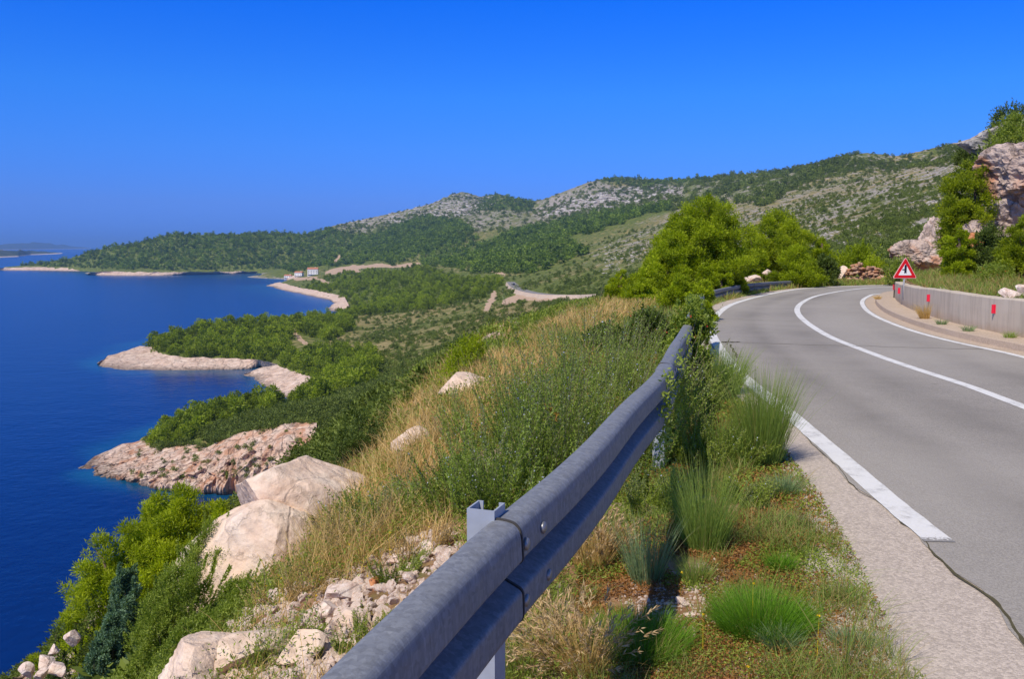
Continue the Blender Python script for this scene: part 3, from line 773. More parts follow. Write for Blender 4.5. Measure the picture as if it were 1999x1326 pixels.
# ------------------------------------------------------------------ bare rock of the shore
def shore_strip(name, bottom, top, mat, n=500, m=36, rough=1.0, seed=0, bulge=0.0, ribs=0.0):
    """rock from the waterline up to its upper edge; bottom (px, py) at sea level, top (px, py, distance | z as ('z', value))"""
    b = np.array([PZ(x, y, SEA - 0.6) for x, y in bottom])
    t = np.array([P3(q[0], q[1], q[2]) if q[2] > 0 else PZ(q[0], q[1], q[2]) for q in top])
    b = resample(b, n=n); t = resample(t, n=n)
    f = np.linspace(0, 1, m)[:, None, None]
    g = f ** (1 + bulge)                                     # horizontal progress lags behind the rise: a face, then a lip
    v = b[None] * (1 - f) + t[None] * f
    v[..., :2] = (b[None] * (1 - g) + t[None] * g)[..., :2]
    X, Y, Z = v[..., 0], v[..., 1], v[..., 2]
    d = np.array([np.gradient(smooth_curve(b, 40), axis=0)])[0]; nrm = np.stack([d[:, 1], -d[:, 0]], -1); nrm /= np.linalg.norm(nrm, axis=1)[:, None] + 1e-9
    if (nrm[:, 1]).mean() > 0: nrm = -nrm
    sc = rough * 3.0
    a = fbm(X / (4 * sc), Y / (4 * sc), Z / (5 * sc), 5, seed) * 1.5 * rough
    rb = (1 - np.abs(fbm(X / (.95 * sc), Y / (.95 * sc), Z / (14 * sc), 4, seed + 3)) * 2) * ribs
    env = np.sin(np.clip(f[..., 0] + 0.06, 0, 1) * PI) ** 0.5
    v[..., 0] += nrm[None, :, 0] * (a + rb) * env; v[..., 1] += nrm[None, :, 1] * (a + rb) * env
    v[..., 2] += 0.45 * a * env + 0.5 * rough * fbm(X / (1.5 * sc), Y / (1.5 * sc), 0, 3, seed + 7) * f[..., 0]
    # a lip turned down behind the edge so that the face has no open back
    last = v[-1].copy(); back = last.copy(); back[:, 1] += 2.5 * rough; back[:, 2] -= 3.0 * rough
    v = np.concatenate([v, back[None]], 0)
    o = mesh_obj(name, v.reshape(-1, 3), grid_faces(m + 1, n), mat, None, False)
    return tag(o, kind='structure')
cliff_o = shore_strip('sea_cliff', [(160, 918), (164, 925), (192, 931), (256, 941.4), (307, 958.5), (363, 965), (405, 967), (474, 969), (560, 980), (622, 990)],
            [(160, 914, 229), (184, 892, 241), (240, 866, 246), (290, 862, 243), (316, 876, 226), (363, 868, 224), (405, 874, 219), (427, 861, 219), (470, 846, 218), (512, 840, 216), (555, 827, 214), (600, 823, 213), (618, 824, 212)], M['seacliff'], 800, 64, 1.0, 11, 2.2, 2.6)
shore_strip('shore_rock', [(190.5, 711), (191, 715), (196, 720.6), (245, 726), (298, 727.6), (350, 727), (420, 725), (473, 724), (490, 722.5), (520, 717), (541, 716)],
            [(191, 709, -56), (210, 696, -54.5), (273, 676, -52), (298, 678, -52), (308, 688, -52.4), (333, 695, -52.4), (368, 697, -52.6), (420, 699, -53), (473, 701, -53), (508, 704, -53), (541, 711, -53.5)], M['shorerock'], 600, 36, 1.2, 21, 0.3, 0.8)
shore_strip('shore_rock', [(478, 735), (482, 741), (490, 747), (518, 759), (546, 775), (560, 784)],
            [(484, 729, -56), (512, 718, -54.5), (541, 714, -53.5), (578, 727, -52), (613, 739, -50), (610, 760, -50)], M['shorerock'], 300, 40, 1.2, 31, 0.0, 0.8)
shore_strip('shore_rock', [(521, 559.6), (546, 566.6), (595, 577), (648, 587.6), (653, 594), (637, 604), (642, 610), (660, 610), (684, 603)],
            [(522, 557, -56), (546, 551, -52.5), (578, 560, -51.5), (630, 570, -51.5), (672, 578, -51.5), (676, 587, -51.5), (680, 594, -52), (682, 598, -52.5), (688, 600, -53)], M['shorerock'], 400, 20, 2.2, 41, 0.0, 1.0)
shore_strip('shore_rock', [(163, 537), (205, 538.4), (245, 538.8), (315, 538.8), (385, 536.5), (455, 535.2), (505, 533)],
            [(180, 532.5, -52), (205, 530, -49.3), (245, 530.5, -49.6), (300, 531.5, -50.4), (385, 531, -51.3), (470, 530, -52.6), (505, 530.5, -54)], M['shorerock'], 400, 12, 3.5, 51, 0.0, 1.2)
shore_strip('shore_rock', [(-80, 527), (0, 528), (70, 528.6), (157, 530), (202, 526)],
            [(-80, 524, -52.6), (0, 523, -51.3), (70, 521.5, -49.8), (157, 523, -50), (200, 523.5, -53)], M['shorerock'], 300, 12, 3.5, 61, 0.0, 1.2)
shore_strip('shore_rock', [(536, 533), (545, 538), (556, 545), (566, 551)],
            [(538, 530.5, -54), (556, 533.5, -52), (574, 538, -50), (580, 546, -50)], M['shorerock'], 80, 10, 2.5, 71, 0.0, 0.5)

# ------------------------------------------------------------------ roadside ground
_ns = np.concatenate([np.linspace(-1.15, -0.66, 50, endpoint=False), np.linspace(-0.66, 0.66, 760), np.linspace(0.665, 1.3, 50)])
_nl = np.linspace(math.log(0.9), math.log(62), 460)
_NS, _NL = np.meshgrid(_ns, _nl); _NY = np.exp(_NL); _NX = _NS * _NY
_NZ = near_z(_NX, _NY)
ground_o = mesh_obj('roadside_ground', np.stack([_NX, _NY, _NZ], -1).reshape(-1, 3), grid_faces(len(_nl), len(_ns)), M['verge'], None, True)
tag(ground_o, kind='structure')
# ------------------------------------------------------------------ road
def strip(name, c, offs, zs, mat, lat=False, wear=None, noise_edge=None, kind='structure'):
    """a sheet along curve c: one row of points for each offset (positive to the left)"""
    rows = []
    nl = normals_left(c)
    for k, (o, z) in enumerate(zip(offs, zs)):
        oo = np.broadcast_to(np.asarray(o, float), (len(c),)).copy()
        rows.append(np.stack([c[:, 0] + nl[:, 0] * oo, c[:, 1] + nl[:, 1] * oo, np.zeros(len(c)) + z], -1))
    v = np.stack(rows, 1).reshape(-1, 3)
    at = {}
    if lat: at['lat'] = np.broadcast_to(-np.array([np.mean(o) for o in offs])[None], (len(c), len(offs))).ravel()
    if wear is not None: at['wear'] = np.broadcast_to(np.asarray(wear, float).reshape(len(c), -1), (len(c), len(offs))).ravel()
    f = grid_faces(len(c), len(offs))[:, ::-1]
    o = mesh_obj(name, v, f, mat, None, False, at)
    return tag(o, kind=kind) if kind else o
_k = np.arange(len(OUT)); _eo = 0.12 + 0.05 * noise(_k * 0.35, 0 * _k, seed=2) + 0.03 * noise(_k * 1.3, 0 * _k, seed=3)
strip('road', OUT, [_eo, -.3, -.7, -1.1, -1.6, -2.1, -2.6, -3.1, -3.6, -4.1, -4.6, -5.1, -5.6, -6.2, -7.0], np.full(15, 0.0), M['asphalt'], lat=True)
_wid = np.interp(OUT[:, 1], [-12, 2, 4, 6.4, 8, 14, 19, 25, 45], [.85, .82, .76, .52, .48, .42, .40, .55, .5])
_we = _wid + 0.06 * noise(_k * 0.8, 0 * _k, seed=5) + 0.05 * noise(_k * 2.7, 0 * _k, seed=6)
strip('road_shoulder', OUT, [_we + .25, _we, _eo * .5 + _we * .5, _eo - .05], [-.035, -.012, -.006, -.004], M['shoulder'])
_t0 = int(np.argmax(OUT[:, 1] > 5.15))
_seg = resample(OUT[_t0:-40], 0.08)
_kk = np.arange(len(_seg)); _endw = np.interp(_kk * 0.08, [0, 0.12, 0.5], [0.8, 0.25, 0.0])
strip('road_marking', _seg, [.09 + .005 * noise(_kk * .6, 0 * _kk, seed=8), 0, -.09 - .004 * noise(_kk * .5, 0 * _kk, seed=9)], [.004] * 3, M['paint'], wear=np.maximum(_endw, .42 * np.exp(-((_seg[:, 1] - 15) / 4.5) ** 2)))
strip('road_marking', resample(CEN, 0.1), [.075, 0, -.075], [.004] * 3, M['paint'], wear=np.zeros(len(resample(CEN, 0.1))))
_i = resample(INN, 0.1); strip('road_marking', _i, [.065, 0, -.065], [.004] * 3, M['paint'], wear=np.full(len(_i), 0.12))
# joint between the road and its shoulder, and the cracks across it
_cs0 = resample(OUT[:_t0 + 60], 0.04); _kk = np.arange(len(_cs0))
_cw = 0.007 + 0.014 * np.abs(noise(_kk * .25, 0 * _kk, seed=12)) ; _cw = _cw * np.interp(_cs0[:, 1], [4.6, 5.4, 9], [.75, .3, .15])
_co = np.interp(_kk / len(_kk), np.arange(_t0 + 60) / (_t0 + 60), _eo[:_t0 + 60]) + 0.010 * noise(_kk * .4, 0 * _kk, seed=14)
strip('road_crack', _cs0, [_co + _cw, _co - _cw], [.003, .003], M['crack'])
for a, b, w, sd in (((1408, 669), (1990, 684), .010, 1), ((1400, 622), (1560, 628), .008, 2), ((1408, 668), (1442, 668), .028, 3), ((1425, 672), (1440, 700), .012, 4)):
    p = np.array([PZ(x, y, 0) for x, y in zip(np.linspace(a[0], b[0], 90), np.linspace(a[1], b[1], 90))])
    k = np.arange(90); p[:, 1] += 0.10 * noise(k * .16, 0 * k, seed=sd + 30); p[:, 0] += .02 * noise(k * .5, 0 * k, seed=sd + 40)
    strip('road_crack', p, [w * (1 + .5 * noise(k * .3, 0 * k, seed=sd + 50)), -w], [.003, .003], M['crack'])
# kerb: raised footway on the inside of the bend
_kb = resample(KERB, 0.2)
_kb = _kb[:int(np.argmax(_kb[:, 0] > 24)) or len(_kb)]
strip('kerb_strip', _kb, [.30, .0, 0.0, -.012, -.045, -1.05], [.003, .003, .004, .115, .13, .15], M['kerb'])

# ------------------------------------------------------------------ concrete wall with red reflectors
wall_root = empty('concrete_wall', (9.5, 14, 0), 0, 'low grey stained concrete retaining wall with red reflectors along the inside kerb', 'wall')
_wc = resample(WALL, 0.25)
_wtop = np.array([PZ(1728.5, 593, .14)])
_wc = _wc[(_wc[:, 1] > -6)]
_endi = int(np.argmin((_wc[:, 0] - 10.0) ** 2 + (_wc[:, 1] - 24.0) ** 2))
_end_target = PZ(1729.5, 592.9, .14)
_endi = int(np.argmin((_wc[:, 0] - _end_target[0]) ** 2 + (_wc[:, 1] - _end_target[1]) ** 2)) 
_wc = _wc[:_endi + 14]
_wh = np.interp(_wc[:, 1], [0, 15.6, 20, 24, 28], [.86, .82, .80, .72, .66])
def wallmesh():
    c = _wc; prof = [(0.0, .06), (0.012, .35), (.02, .68), (.02, .97), (.005, 1.0), (-.22, 1.0), (-.235, .97), (-.235, -.1)]
    nl = normals_left(c); v = []
    for i in range(len(c)):
        for o, h in prof:
            z = .06 + (_wh[i] - .06) * h
            v.append((c[i, 0] + nl[i, 0] * o, c[i, 1] + nl[i, 1] * o, z))
    v = np.array(v); n = len(prof)
    v[:, 2] += np.where(v[:, 2] > .5, 0.012 * noise(v[:, 0] * 2, v[:, 1] * 2, seed=4), 0)
    f = grid_faces(len(c), n)[:, ::-1]
    e0 = list(range(n)); e1 = [(len(c) - 1) * n + j for j in range(n)]
    caps = [(e0[0], e0[j], e0[j + 1]) for j in range(1, n - 1)] + [(e1[0], e1[j + 1], e1[j]) for j in range(1, n - 1)]
    return v - np.array(wall_root.location), [f, np.array(caps)]
_v, _f = wallmesh()
mesh_obj('wall_body', _v, _f, M['wall'], wall_root)
M['reflector'] = plain('red_reflector', (0.72, 0.015, 0.05), 0.35, 0, 0.6, 0.1)
M['joint'] = plain('pipe_and_lap_shade', (0.06, 0.055, 0.05), 0.9)  # dark colour for the drain pipe and the painted shade at the rail laps
def wall_place(px):
    """index on the wall curve seen at image column px"""
    x, y = proj(_wc[:, 0], _wc[:, 1], np.full(len(_wc), .5))
    return int(np.argmin(np.abs(x - px)))
for px in (1733.5, 1758, 1815, 1944.5, 2140):
    i = wall_place(px); c = _wc[i]; nl = normals_left(_wc)[i]; ang = math.atan2(nl[1], nl[0])
    mb = MB(); Mx = Matrix.Translation(Vector((c[0] + nl[0] * .018, c[1] + nl[1] * .018, .06 + (_wh[i] - .06) * .70)) - wall_root.location) @ Matrix.Rotation(ang, 4, 'Z')
    mb.box((0, -.032, -.085), (.012, .032, .085), Mx); mb.box((.012, -.004, -.085), (.065, .004, .085), Mx)
    mb.build('reflector', M['reflector'], wall_root)
for px in (1746,):
    i = wall_place(px); c = _wc[i]; nl = normals_left(_wc)[i]; ang = math.atan2(nl[1], nl[0])
    Mx = Matrix.Translation(Vector((c[0] + nl[0] * .016, c[1] + nl[1] * .016, .06)) - wall_root.location) @ Matrix.Rotation(ang, 4, 'Z')
    mb = MB(); mb.tube([np.array(Mx @ Vector((.02, 0, z))) for z in np.linspace(.05, _wh[i] - .09, 5)] , .022, 8)
    mb.build('drain_pipe', M['joint'], wall_root)

# ------------------------------------------------------------------ warning sign
sgn = P3(1764.5, 557, 24.6); sg = empty('road_sign', (sgn[0], sgn[1], 0.6), 0, 'red bordered triangular warning sign with a side road symbol behind the concrete wall', 'road sign')
def rtri(h, r, z0, y, seg=6):
    """rounded triangle outline, base width 2h/sqrt(3)"""
    w = h / math.sqrt(3); cs = [(-w + r * math.sqrt(3), z0 + r), (w - r * math.sqrt(3), z0 + r), (0, z0 + h - 2 * r)]
    pts = []
    for (cx, cz), a0 in zip(cs, (210, -90 + 0, 30)):
        st = {0: 150, 1: 270, 2: 30}[cs.index((cx, cz))]
        for k in range(seg + 1):
            a = math.radians(st + 120 * k / seg); pts.append((cx + r * math.cos(a), y, cz + r * math.sin(a)))
    return pts
def prism(poly, d, name, mat, parent):
    p = np.array(poly, float); q = p.copy(); q[:, 1] += d; n = len(p); c0, c1 = p.mean(0), q.mean(0)
    v = np.vstack([p, q, c0, c1]); k = np.arange(n)
    side = np.stack([k, (k + 1) % n, n + (k + 1) % n, n + k], 1)
    tr = np.vstack([np.stack([np.full(n, 2 * n), (k + 1) % n, k], 1), np.stack([np.full(n, 2 * n + 1), n + k, n + (k + 1) % n], 1)])
    return mesh_obj(name, v, [side, tr], mat, parent)
def arc_tri(h, r, z0, y):
    w = h / math.sqrt(3); pts = []
    for (cx, cz), st in (((-w + r * math.sqrt(3), z0 + r), 150), ((w - r * math.sqrt(3), z0 + r), 270), ((0, z0 + h - 2 * r), 30)):
        for k in range(7):
            a = math.radians(st + 120 * k / 6); pts.append((cx + r * math.cos(a), y, cz + r * math.sin(a)))
    return pts
M['red'] = plain('sign_red', (0.62, 0.004, 0.012), 0.4, 0, 0.5, 0.05)
M['white'] = plain('sign_white', (0.80, 0.80, 0.80), 0.4, 0, 0.5, 0.04)
M['signedge'] = plain('sign_pale_rim', (0.80, 0.42, 0.40), 0.4, 0, 0.5, 0.05)
M['black'] = plain('sign_black', (0.012, 0.013, 0.03), 0.4, 0, 0.5, 0.05)
M['pole'] = plain('pole_grey', (0.50, 0.51, 0.52), 0.45, 0.3, 0.5)
_zs = 0.0
ty = P3(1764, 543.5, 24.6)[2] - 0.6; th_ = (543.5 - 502) * 24.6 / F_PX
prism(arc_tri(th_, .03, ty, -.035), .02, 'rim', M['signedge'], sg)
prism(arc_tri(th_ - .045, .026, ty + .015, -.040), .006, 'border', M['red'], sg)
prism(arc_tri(th_ - .27, .012, ty + .088, -.045), .006, 'face', M['white'], sg)
u = th_
sym = [(-.026, .14), (-.026, .235), (-.085, .235), (-.085, .262), (-.026, .262), (-.026, .36), (0.0, .40), (.035, .36), (.035, .14), (.004, .158)]
_sy = np.array([(x * 1.0, -.050, ty + z * .98 + .0) for x, z in sym])
def fan(poly, d, name, mat, parent):
    bm = bmesh.new(); vs = [bm.verts.new(p) for p in poly]; f = bm.faces.new(vs)
    r = bmesh.ops.extrude_face_region(bm, geom=[f]); bmesh.ops.translate(bm, verts=[x for x in r['geom'] if isinstance(x, bmesh.types.BMVert)], vec=(0, d, 0))
    bmesh.ops.triangulate(bm, faces=bm.faces[:]); me = bpy.data.meshes.new(name); bm.to_mesh(me); bm.free(); me.materials.append(mat)
    o = bpy.data.objects.new(name, me); COL.objects.link(o); o.parent = parent; return o
fan(_sy, .006, 'symbol', M['black'], sg)
mb = MB(); mb.tube([(0, 0, -.3), (0, 0, ty + th_ * .7)], .025, 10); mb.build('pole', M['pole'], sg, True)
mb = MB(); mb.box((-.16, -.014, ty + .10), (.16, .0, ty + .125)); mb.build('bracket', M['pole'], sg)
mb = MB(); mb.box((-.06, -.014, ty + .40), (.06, .0, ty + .425)); mb.build('bracket', M['pole'], sg)

# ------------------------------------------------------------------ guardrails
PROFILE = [(-.030, -.012), (-.018, -.002), (.000, .000), (.030, -.003), (.048, -.009), (.060, -.022), (.066, -.045), (.070, -.108), (.066, -.117), (.040, -.126), (.008, -.138), (.000, -.146), (.000, -.164), (.008, -.172), (.040, -.188), (.064, -.199), (.070, -.206), (.072, -.275), (.066, -.292), (.050, -.302), (.022, -.306), (-.008, -.306)]
def dense_profile(n=90):
    p = np.array(PROFILE); p = resample(p, n=n); return smooth_curve(p, 1)
def beam(name, c, parent, loc, thick=.008, grow=0.0, mat=None, size=1.0):
    """W-shaped beam: its ribs face the road (right-hand side of the curve)"""
    p = dense_profile() * size; nl = -normals_left(c); n = len(p)
    tan = np.gradient(p, axis=0); tan /= np.linalg.norm(tan, axis=1)[:, None]; nor = np.stack([-tan[:, 1], tan[:, 0]], 1)
    if nor[n // 2, 0] < 0 and False: nor = -nor
    outer = p + nor * grow; inner = p + nor * (grow - thick)
    ring = np.vstack([outer, inner[::-1]]); m = len(ring)
    v = np.empty((len(c), m, 3))
    for k in range(2): v[..., k] = c[:, None, k] + nl[:, None, k] * ring[None, :, 0]
    v[..., 2] = c[:, None, 2] + ring[None, :, 1]
    caps = []
    for base in (0, (len(c) - 1) * m):
        for j in range(n - 1): caps.append((base + j, base + j + 1, base + m - 2 - j, base + m - 1 - j))
    f = np.vstack([grid_faces(len(c), m, True), np.array(caps)])
    o = mesh_obj(name, v.reshape(-1, 3) - np.array(loc), f, mat or M['steel'], parent, False)
    return o
def cpost(mb_name, pos, ang, top, bottom, parent, loc):
    """C-section post behind the beam, open away from the traffic"""
    mb = MB(); Mx = Matrix.Translation(Vector((pos[0], pos[1], 0)) - Vector(loc)) @ Matrix.Rotation(ang, 4, 'Z')
    t = .006
    mb.box((-.05, -.048, bottom), (-.05 + t, .048, top), Mx)                    # web
    mb.box((-.05 + t, -.048, bottom), (.05, -.048 + t, top), Mx); mb.box((-.05 + t, .048 - t, bottom), (.05, .048, top), Mx)
    mb.box((.05 - t, -.048 + t, bottom), (.05, -.028, top), Mx); mb.box((.05 - t, .028, bottom), (.05, .048 - t, top), Mx)
    return mb.build(mb_name, M['poststeel'], parent)
def bolt(pos, nrm, parent, loc, r=.021):
    mb = MB(); p = np.array(pos) - np.array(loc); n = np.array((nrm[0], nrm[1], 0))
    mb.tube([p - n * .004, p + n * .006, p + n * .011], [r, r, r * .6], 10)
    return mb.build('bolt', M['bolt'], parent, True)
M['poststeel'] = plain('pale_post_steel', (0.40, 0.43, 0.48), .5, .15, .4, .2, 12)
def guardrail(curve, label, joints, posts, group='guardrails on the outside of the bend', step=.06, size=1.0, tops=None):
    loc = (curve[len(curve) // 3, 0], curve[len(curve) // 3, 1], 0)
    root = empty('guardrail', loc, 0, label, 'guardrail', group)
    c = resample(curve, step); L = np.concatenate([[0], np.cumsum(np.linalg.norm(np.diff(c, axis=0), axis=1))])
    cuts = [0] + [float(j) for j in joints] + [L[-1]]
    for k in range(len(cuts) - 1):
        a = max(0, cuts[k]); b = min(L[-1], cuts[k + 1] + (.30 if k < len(cuts) - 2 else 0))
        # the near length laps over the next one: each length stands 7 mm proud at its far end
        cc = c[(L >= a - 1e-6) & (L <= b + 1e-6)]; l = L[(L >= a - 1e-6) & (L <= b + 1e-6)]
        lap = np.zeros(len(cc))
        if k < len(cuts) - 2: lap = (.015 if k == 1 else .008) * sstep(cuts[k + 1] - 1.2, cuts[k + 1] - .2, l)
        cc = offset(cc, -lap); cc[:, 2] += lap * .55
        beam('beam', cc, root, loc, size=size)
        if k < len(cuts) - 2:
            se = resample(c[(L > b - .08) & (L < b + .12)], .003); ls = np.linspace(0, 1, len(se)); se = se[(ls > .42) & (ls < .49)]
            if len(se) > 2: beam('lap_shade_strip', se, root, loc, thick=.012, grow=.006, mat=M['joint'], size=size)  # added dark ribbon: painted shadow line where one beam laps the next
        if k < len(cuts) - 2:
            nl = -normals_left(c)
            for dl, dz in ((cuts[k + 1] + .34, -.075), (cuts[k + 1] + .55, -.075), (cuts[k + 1] + .36, -.245), (cuts[k + 1] + .56, -.245)):
                i = int(np.argmin(np.abs(L - dl)));
                if i < len(c) - 1: bolt((c[i, 0] + nl[i, 0] * .070 * size, c[i, 1] + nl[i, 1] * .070 * size, c[i, 2] + dz * size), nl[i], root, loc)
    nlc = normals_left(c)
    for d in posts:
        i = int(np.argmin(np.abs(L - d))); x, y = c[i, :2] + nlc[i] * .060
        zg = float(near_z(np.array([x]), np.array([y]))[0])
        cpost('post', (x, y), math.atan2(nlc[i, 1], nlc[i, 0]) + PI / 2 + PI, c[i, 2] + (.030 if tops is None or d in tops else -.20), zg - .3, root, loc)
    return root
_Lr = np.concatenate([[0], np.cumsum(np.linalg.norm(np.diff(RAIL_NEAR, axis=0), axis=1))])
def rail_at(px, z=.75):
    x, y = proj(RAIL_NEAR[:, 0], RAIL_NEAR[:, 1], RAIL_NEAR[:, 2]); k = RAIL_NEAR[:, 1] > 1.2
    i = int(np.argmin(np.where(k, np.abs(x - px), 1e9))); return _Lr[i]
_j = rail_at(968) - .02
_pp = rail_at(970)
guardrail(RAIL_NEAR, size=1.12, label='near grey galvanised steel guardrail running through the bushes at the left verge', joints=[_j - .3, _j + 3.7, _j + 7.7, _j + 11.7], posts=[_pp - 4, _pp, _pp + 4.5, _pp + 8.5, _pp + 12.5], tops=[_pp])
def rail_point(px, py, off):
    s, t = ray(px, py); Yq = np.linspace(20, 46, 400); e, _ = signed_off(OUT, s * Yq, Yq); k = int(np.argmax(e > off)); return (s * Yq[k], Yq[k], CAM_Z + t * Yq[k])
_far = np.array([rail_point(x, y, .80) for x, y in ((1390, 567), (1425, 559.5), (1460, 554), (1500, 550.5), (1535, 548.6), (1556, 548.0))])
_farc = smooth_curve(spline(_far, .1), 6)
_Lf = np.linalg.norm(np.diff(_farc, axis=0), axis=1).sum()
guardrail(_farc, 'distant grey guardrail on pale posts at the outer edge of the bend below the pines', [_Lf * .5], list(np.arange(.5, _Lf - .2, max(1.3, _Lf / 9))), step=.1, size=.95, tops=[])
# ------------------------------------------------------------------ plants: building blocks
def unit(a): return a / (np.linalg.norm(a, axis=-1, keepdims=True) + 1e-9)
def leaf_quads(p, d, L, W, r, nrm=None):
    """one diamond leaf at each p along d, its face turned roughly towards nrm"""
    d = unit(d); s = unit(np.cross(d, r.normal(size=d.shape) if nrm is None else unit(nrm) + .95 * unit(r.normal(size=d.shape))))
    L = np.broadcast_to(np.asarray(L, float), (len(p),))[:, None]; W = np.broadcast_to(np.asarray(W, float), (len(p),))[:, None]
    v = np.stack([p, p + d * L * .45 + s * W * .5, p + d * L, p + d * L * .45 - s * W * .5], 1)
    return v.reshape(-1, 3), np.arange(len(p) * 4).reshape(-1, 4)
def blades(base, lean, L, W, r, seg=3, droop=.5):
    """curved grass blades: base points, sideways lean vectors (horizontal), lengths"""
    n = len(base); L = np.broadcast_to(np.asarray(L, float), (n,)); W = np.broadcast_to(np.asarray(W, float), (n,))
    droop = np.broadcast_to(np.asarray(droop, float), (n,))
    t = np.linspace(0, 1, seg + 1)[None, :, None]
    up = np.array([0, 0, 1.0])[None, None]
    ln = lean[:, None, :]
    ang = (np.linalg.norm(lean, axis=1)[:, None, None])
    ax = base[:, None] + L[:, None, None] * (up * (t - 0.5 * droop[:, None, None] * np.minimum(ang, 1.6) * t ** 2.2) + ln * (t * .55 + .45 * t ** 2))
    a = r.uniform(0, 2 * PI, n); side = np.stack([np.cos(a), np.sin(a), 0 * a], 1)[:, None]
    w = (W[:, None, None] * .5) * (1 - t ** 1.5 * .92)
    v = np.stack([ax - side * w, ax + side * w], 2)            # n, seg+1, 2, 3
    k = np.arange(n)[:, None] * (seg + 1) * 2; j = np.arange(seg)[None] * 2
    q = np.stack([k + j, k + j + 1, k + j + 3, k + j + 2], -1).reshape(-1, 4)
    return v.reshape(-1, 3), q
def rep(x, k): return np.repeat(np.asarray(x, float), k)

def clump_cloud(r, centres, radii, n, flat=.75, shell=.35):
    """points and outward directions of n leaves spread over ball-like clumps"""
    w = radii ** 2; k = r.choice(len(centres), n, p=w / w.sum())
    d = unit(r.normal(size=(n, 3))); rad = radii[k] * r.uniform(0, 1, n) ** shell
    off = d * rad[:, None]; off[:, 2] *= flat
    return centres[k] + off, d, k
def envelope(r, n, H, R, prof, z0=0.0, lumps=.25, seed=0, inner=.45):
    """clump centres inside a lumpy crown outline"""
    hf = np.array([p[0] for p in prof]); rf = np.array([p[1] for p in prof])
    cand = r.uniform(hf[0], hf[-1], n * 6); keep = r.uniform(0, 1, n * 6) < np.interp(cand, hf, rf) / rf.max() + .05
    h = cand[keep][:n]; a = r.uniform(0, 2 * PI, len(h))
    rr = np.interp(h, hf, rf) * R * (1 + lumps * noise(np.cos(a) * 1.6 + seed, np.sin(a) * 1.6, h * 4.0, seed + 2))
    f = r.uniform(0, 1, len(h)) ** inner
    return np.stack([np.cos(a) * rr * f, np.sin(a) * rr * f, z0 + h * H], 1)

PINE = [(.16, .55), (.30, .92), (.48, 1.0), (.65, .88), (.80, .62), (.92, .34), (1.0, .08)]
LOWPINE = [(.03, .70), (.15, .95), (.35, 1.0), (.55, .85), (.75, .58), (.9, .3), (1.0, .06)]
BUSH = [(.02, .75), (.2, 1.0), (.5, .95), (.75, .68), (.92, .36), (1.0, .1)]
def pine_tree(name, loc, H, R, n_leaf, label, mat, n_clump=90, leaf=(.15, .04), prof=PINE, seed=1, group=None, cat='tree', cr=.20, lean=(0, 0), limbs=22, trunk_r=.09):
    r = np.random.default_rng(seed)
    root = empty(name, loc, 0, label, cat, group)
    n_clump = int(n_clump * 2.1); cr *= .74
    c = envelope(r, n_clump, H, R, prof, 0, .38, seed)
    c[:, 0] += lean[0] * c[:, 2] / H; c[:, 1] += lean[1] * c[:, 2] / H
    rad = R * cr * r.uniform(.7, 1.35, len(c)) * np.interp(c[:, 2] / H, [0, .6, 1], [1.05, 1.0, .6])
    p, d, k = clump_cloud(r, c, rad, n_leaf, .8, .5); p = p + .035 * R * r.normal(size=p.shape)
    dirs = d + np.array([0, 0, .55]) + .45 * r.normal(size=d.shape)
    v, q = leaf_quads(p, dirs, leaf[0] * r.uniform(.6, 1.3, n_leaf), leaf[1] * r.uniform(.7, 1.3, n_leaf), r, d + .7 * unit((p - np.array([lean[0] * .5, lean[1] * .5, H * .4])) / np.array([R, R, H * .5])) + np.array([0, 0, .35]))
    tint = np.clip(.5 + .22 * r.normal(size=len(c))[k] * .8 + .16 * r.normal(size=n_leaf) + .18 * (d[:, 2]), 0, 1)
    mesh_obj('crown', v, q, mat, root, False, {'tint': rep(tint, 4)})
    mb = MB(); tz = np.linspace(-.3, H * .86, 9)
    path = np.stack([.05 * H * np.sin(tz / H * 4 + seed) + lean[0] * tz / H, .04 * H * np.cos(tz / H * 3 + seed) - .04 * H + lean[1] * tz / H, tz], 1)
    mb.tube(path, np.interp(tz, [0, H], [trunk_r, trunk_r * .18]), 8)
    for i in r.choice(len(c), min(limbs, len(c)), replace=False):
        e = c[i]; s0 = max(.08 * H, e[2] - .55 * math.hypot(e[0], e[1]) - .05 * H); s = np.array([np.interp(s0, tz, path[:, 0]), np.interp(s0, tz, path[:, 1]), s0])
        t = np.linspace(0, 1, 6)[:, None]; pts = s + (e - s) * t; pts[:, 2] += .06 * H * np.sin(t[:, 0] * PI) * -.6
        mb.tube(pts, np.linspace(trunk_r * .38, trunk_r * .07, 6), 5, False)
    mb.build('trunk', M['bark'], root, True)
    return root
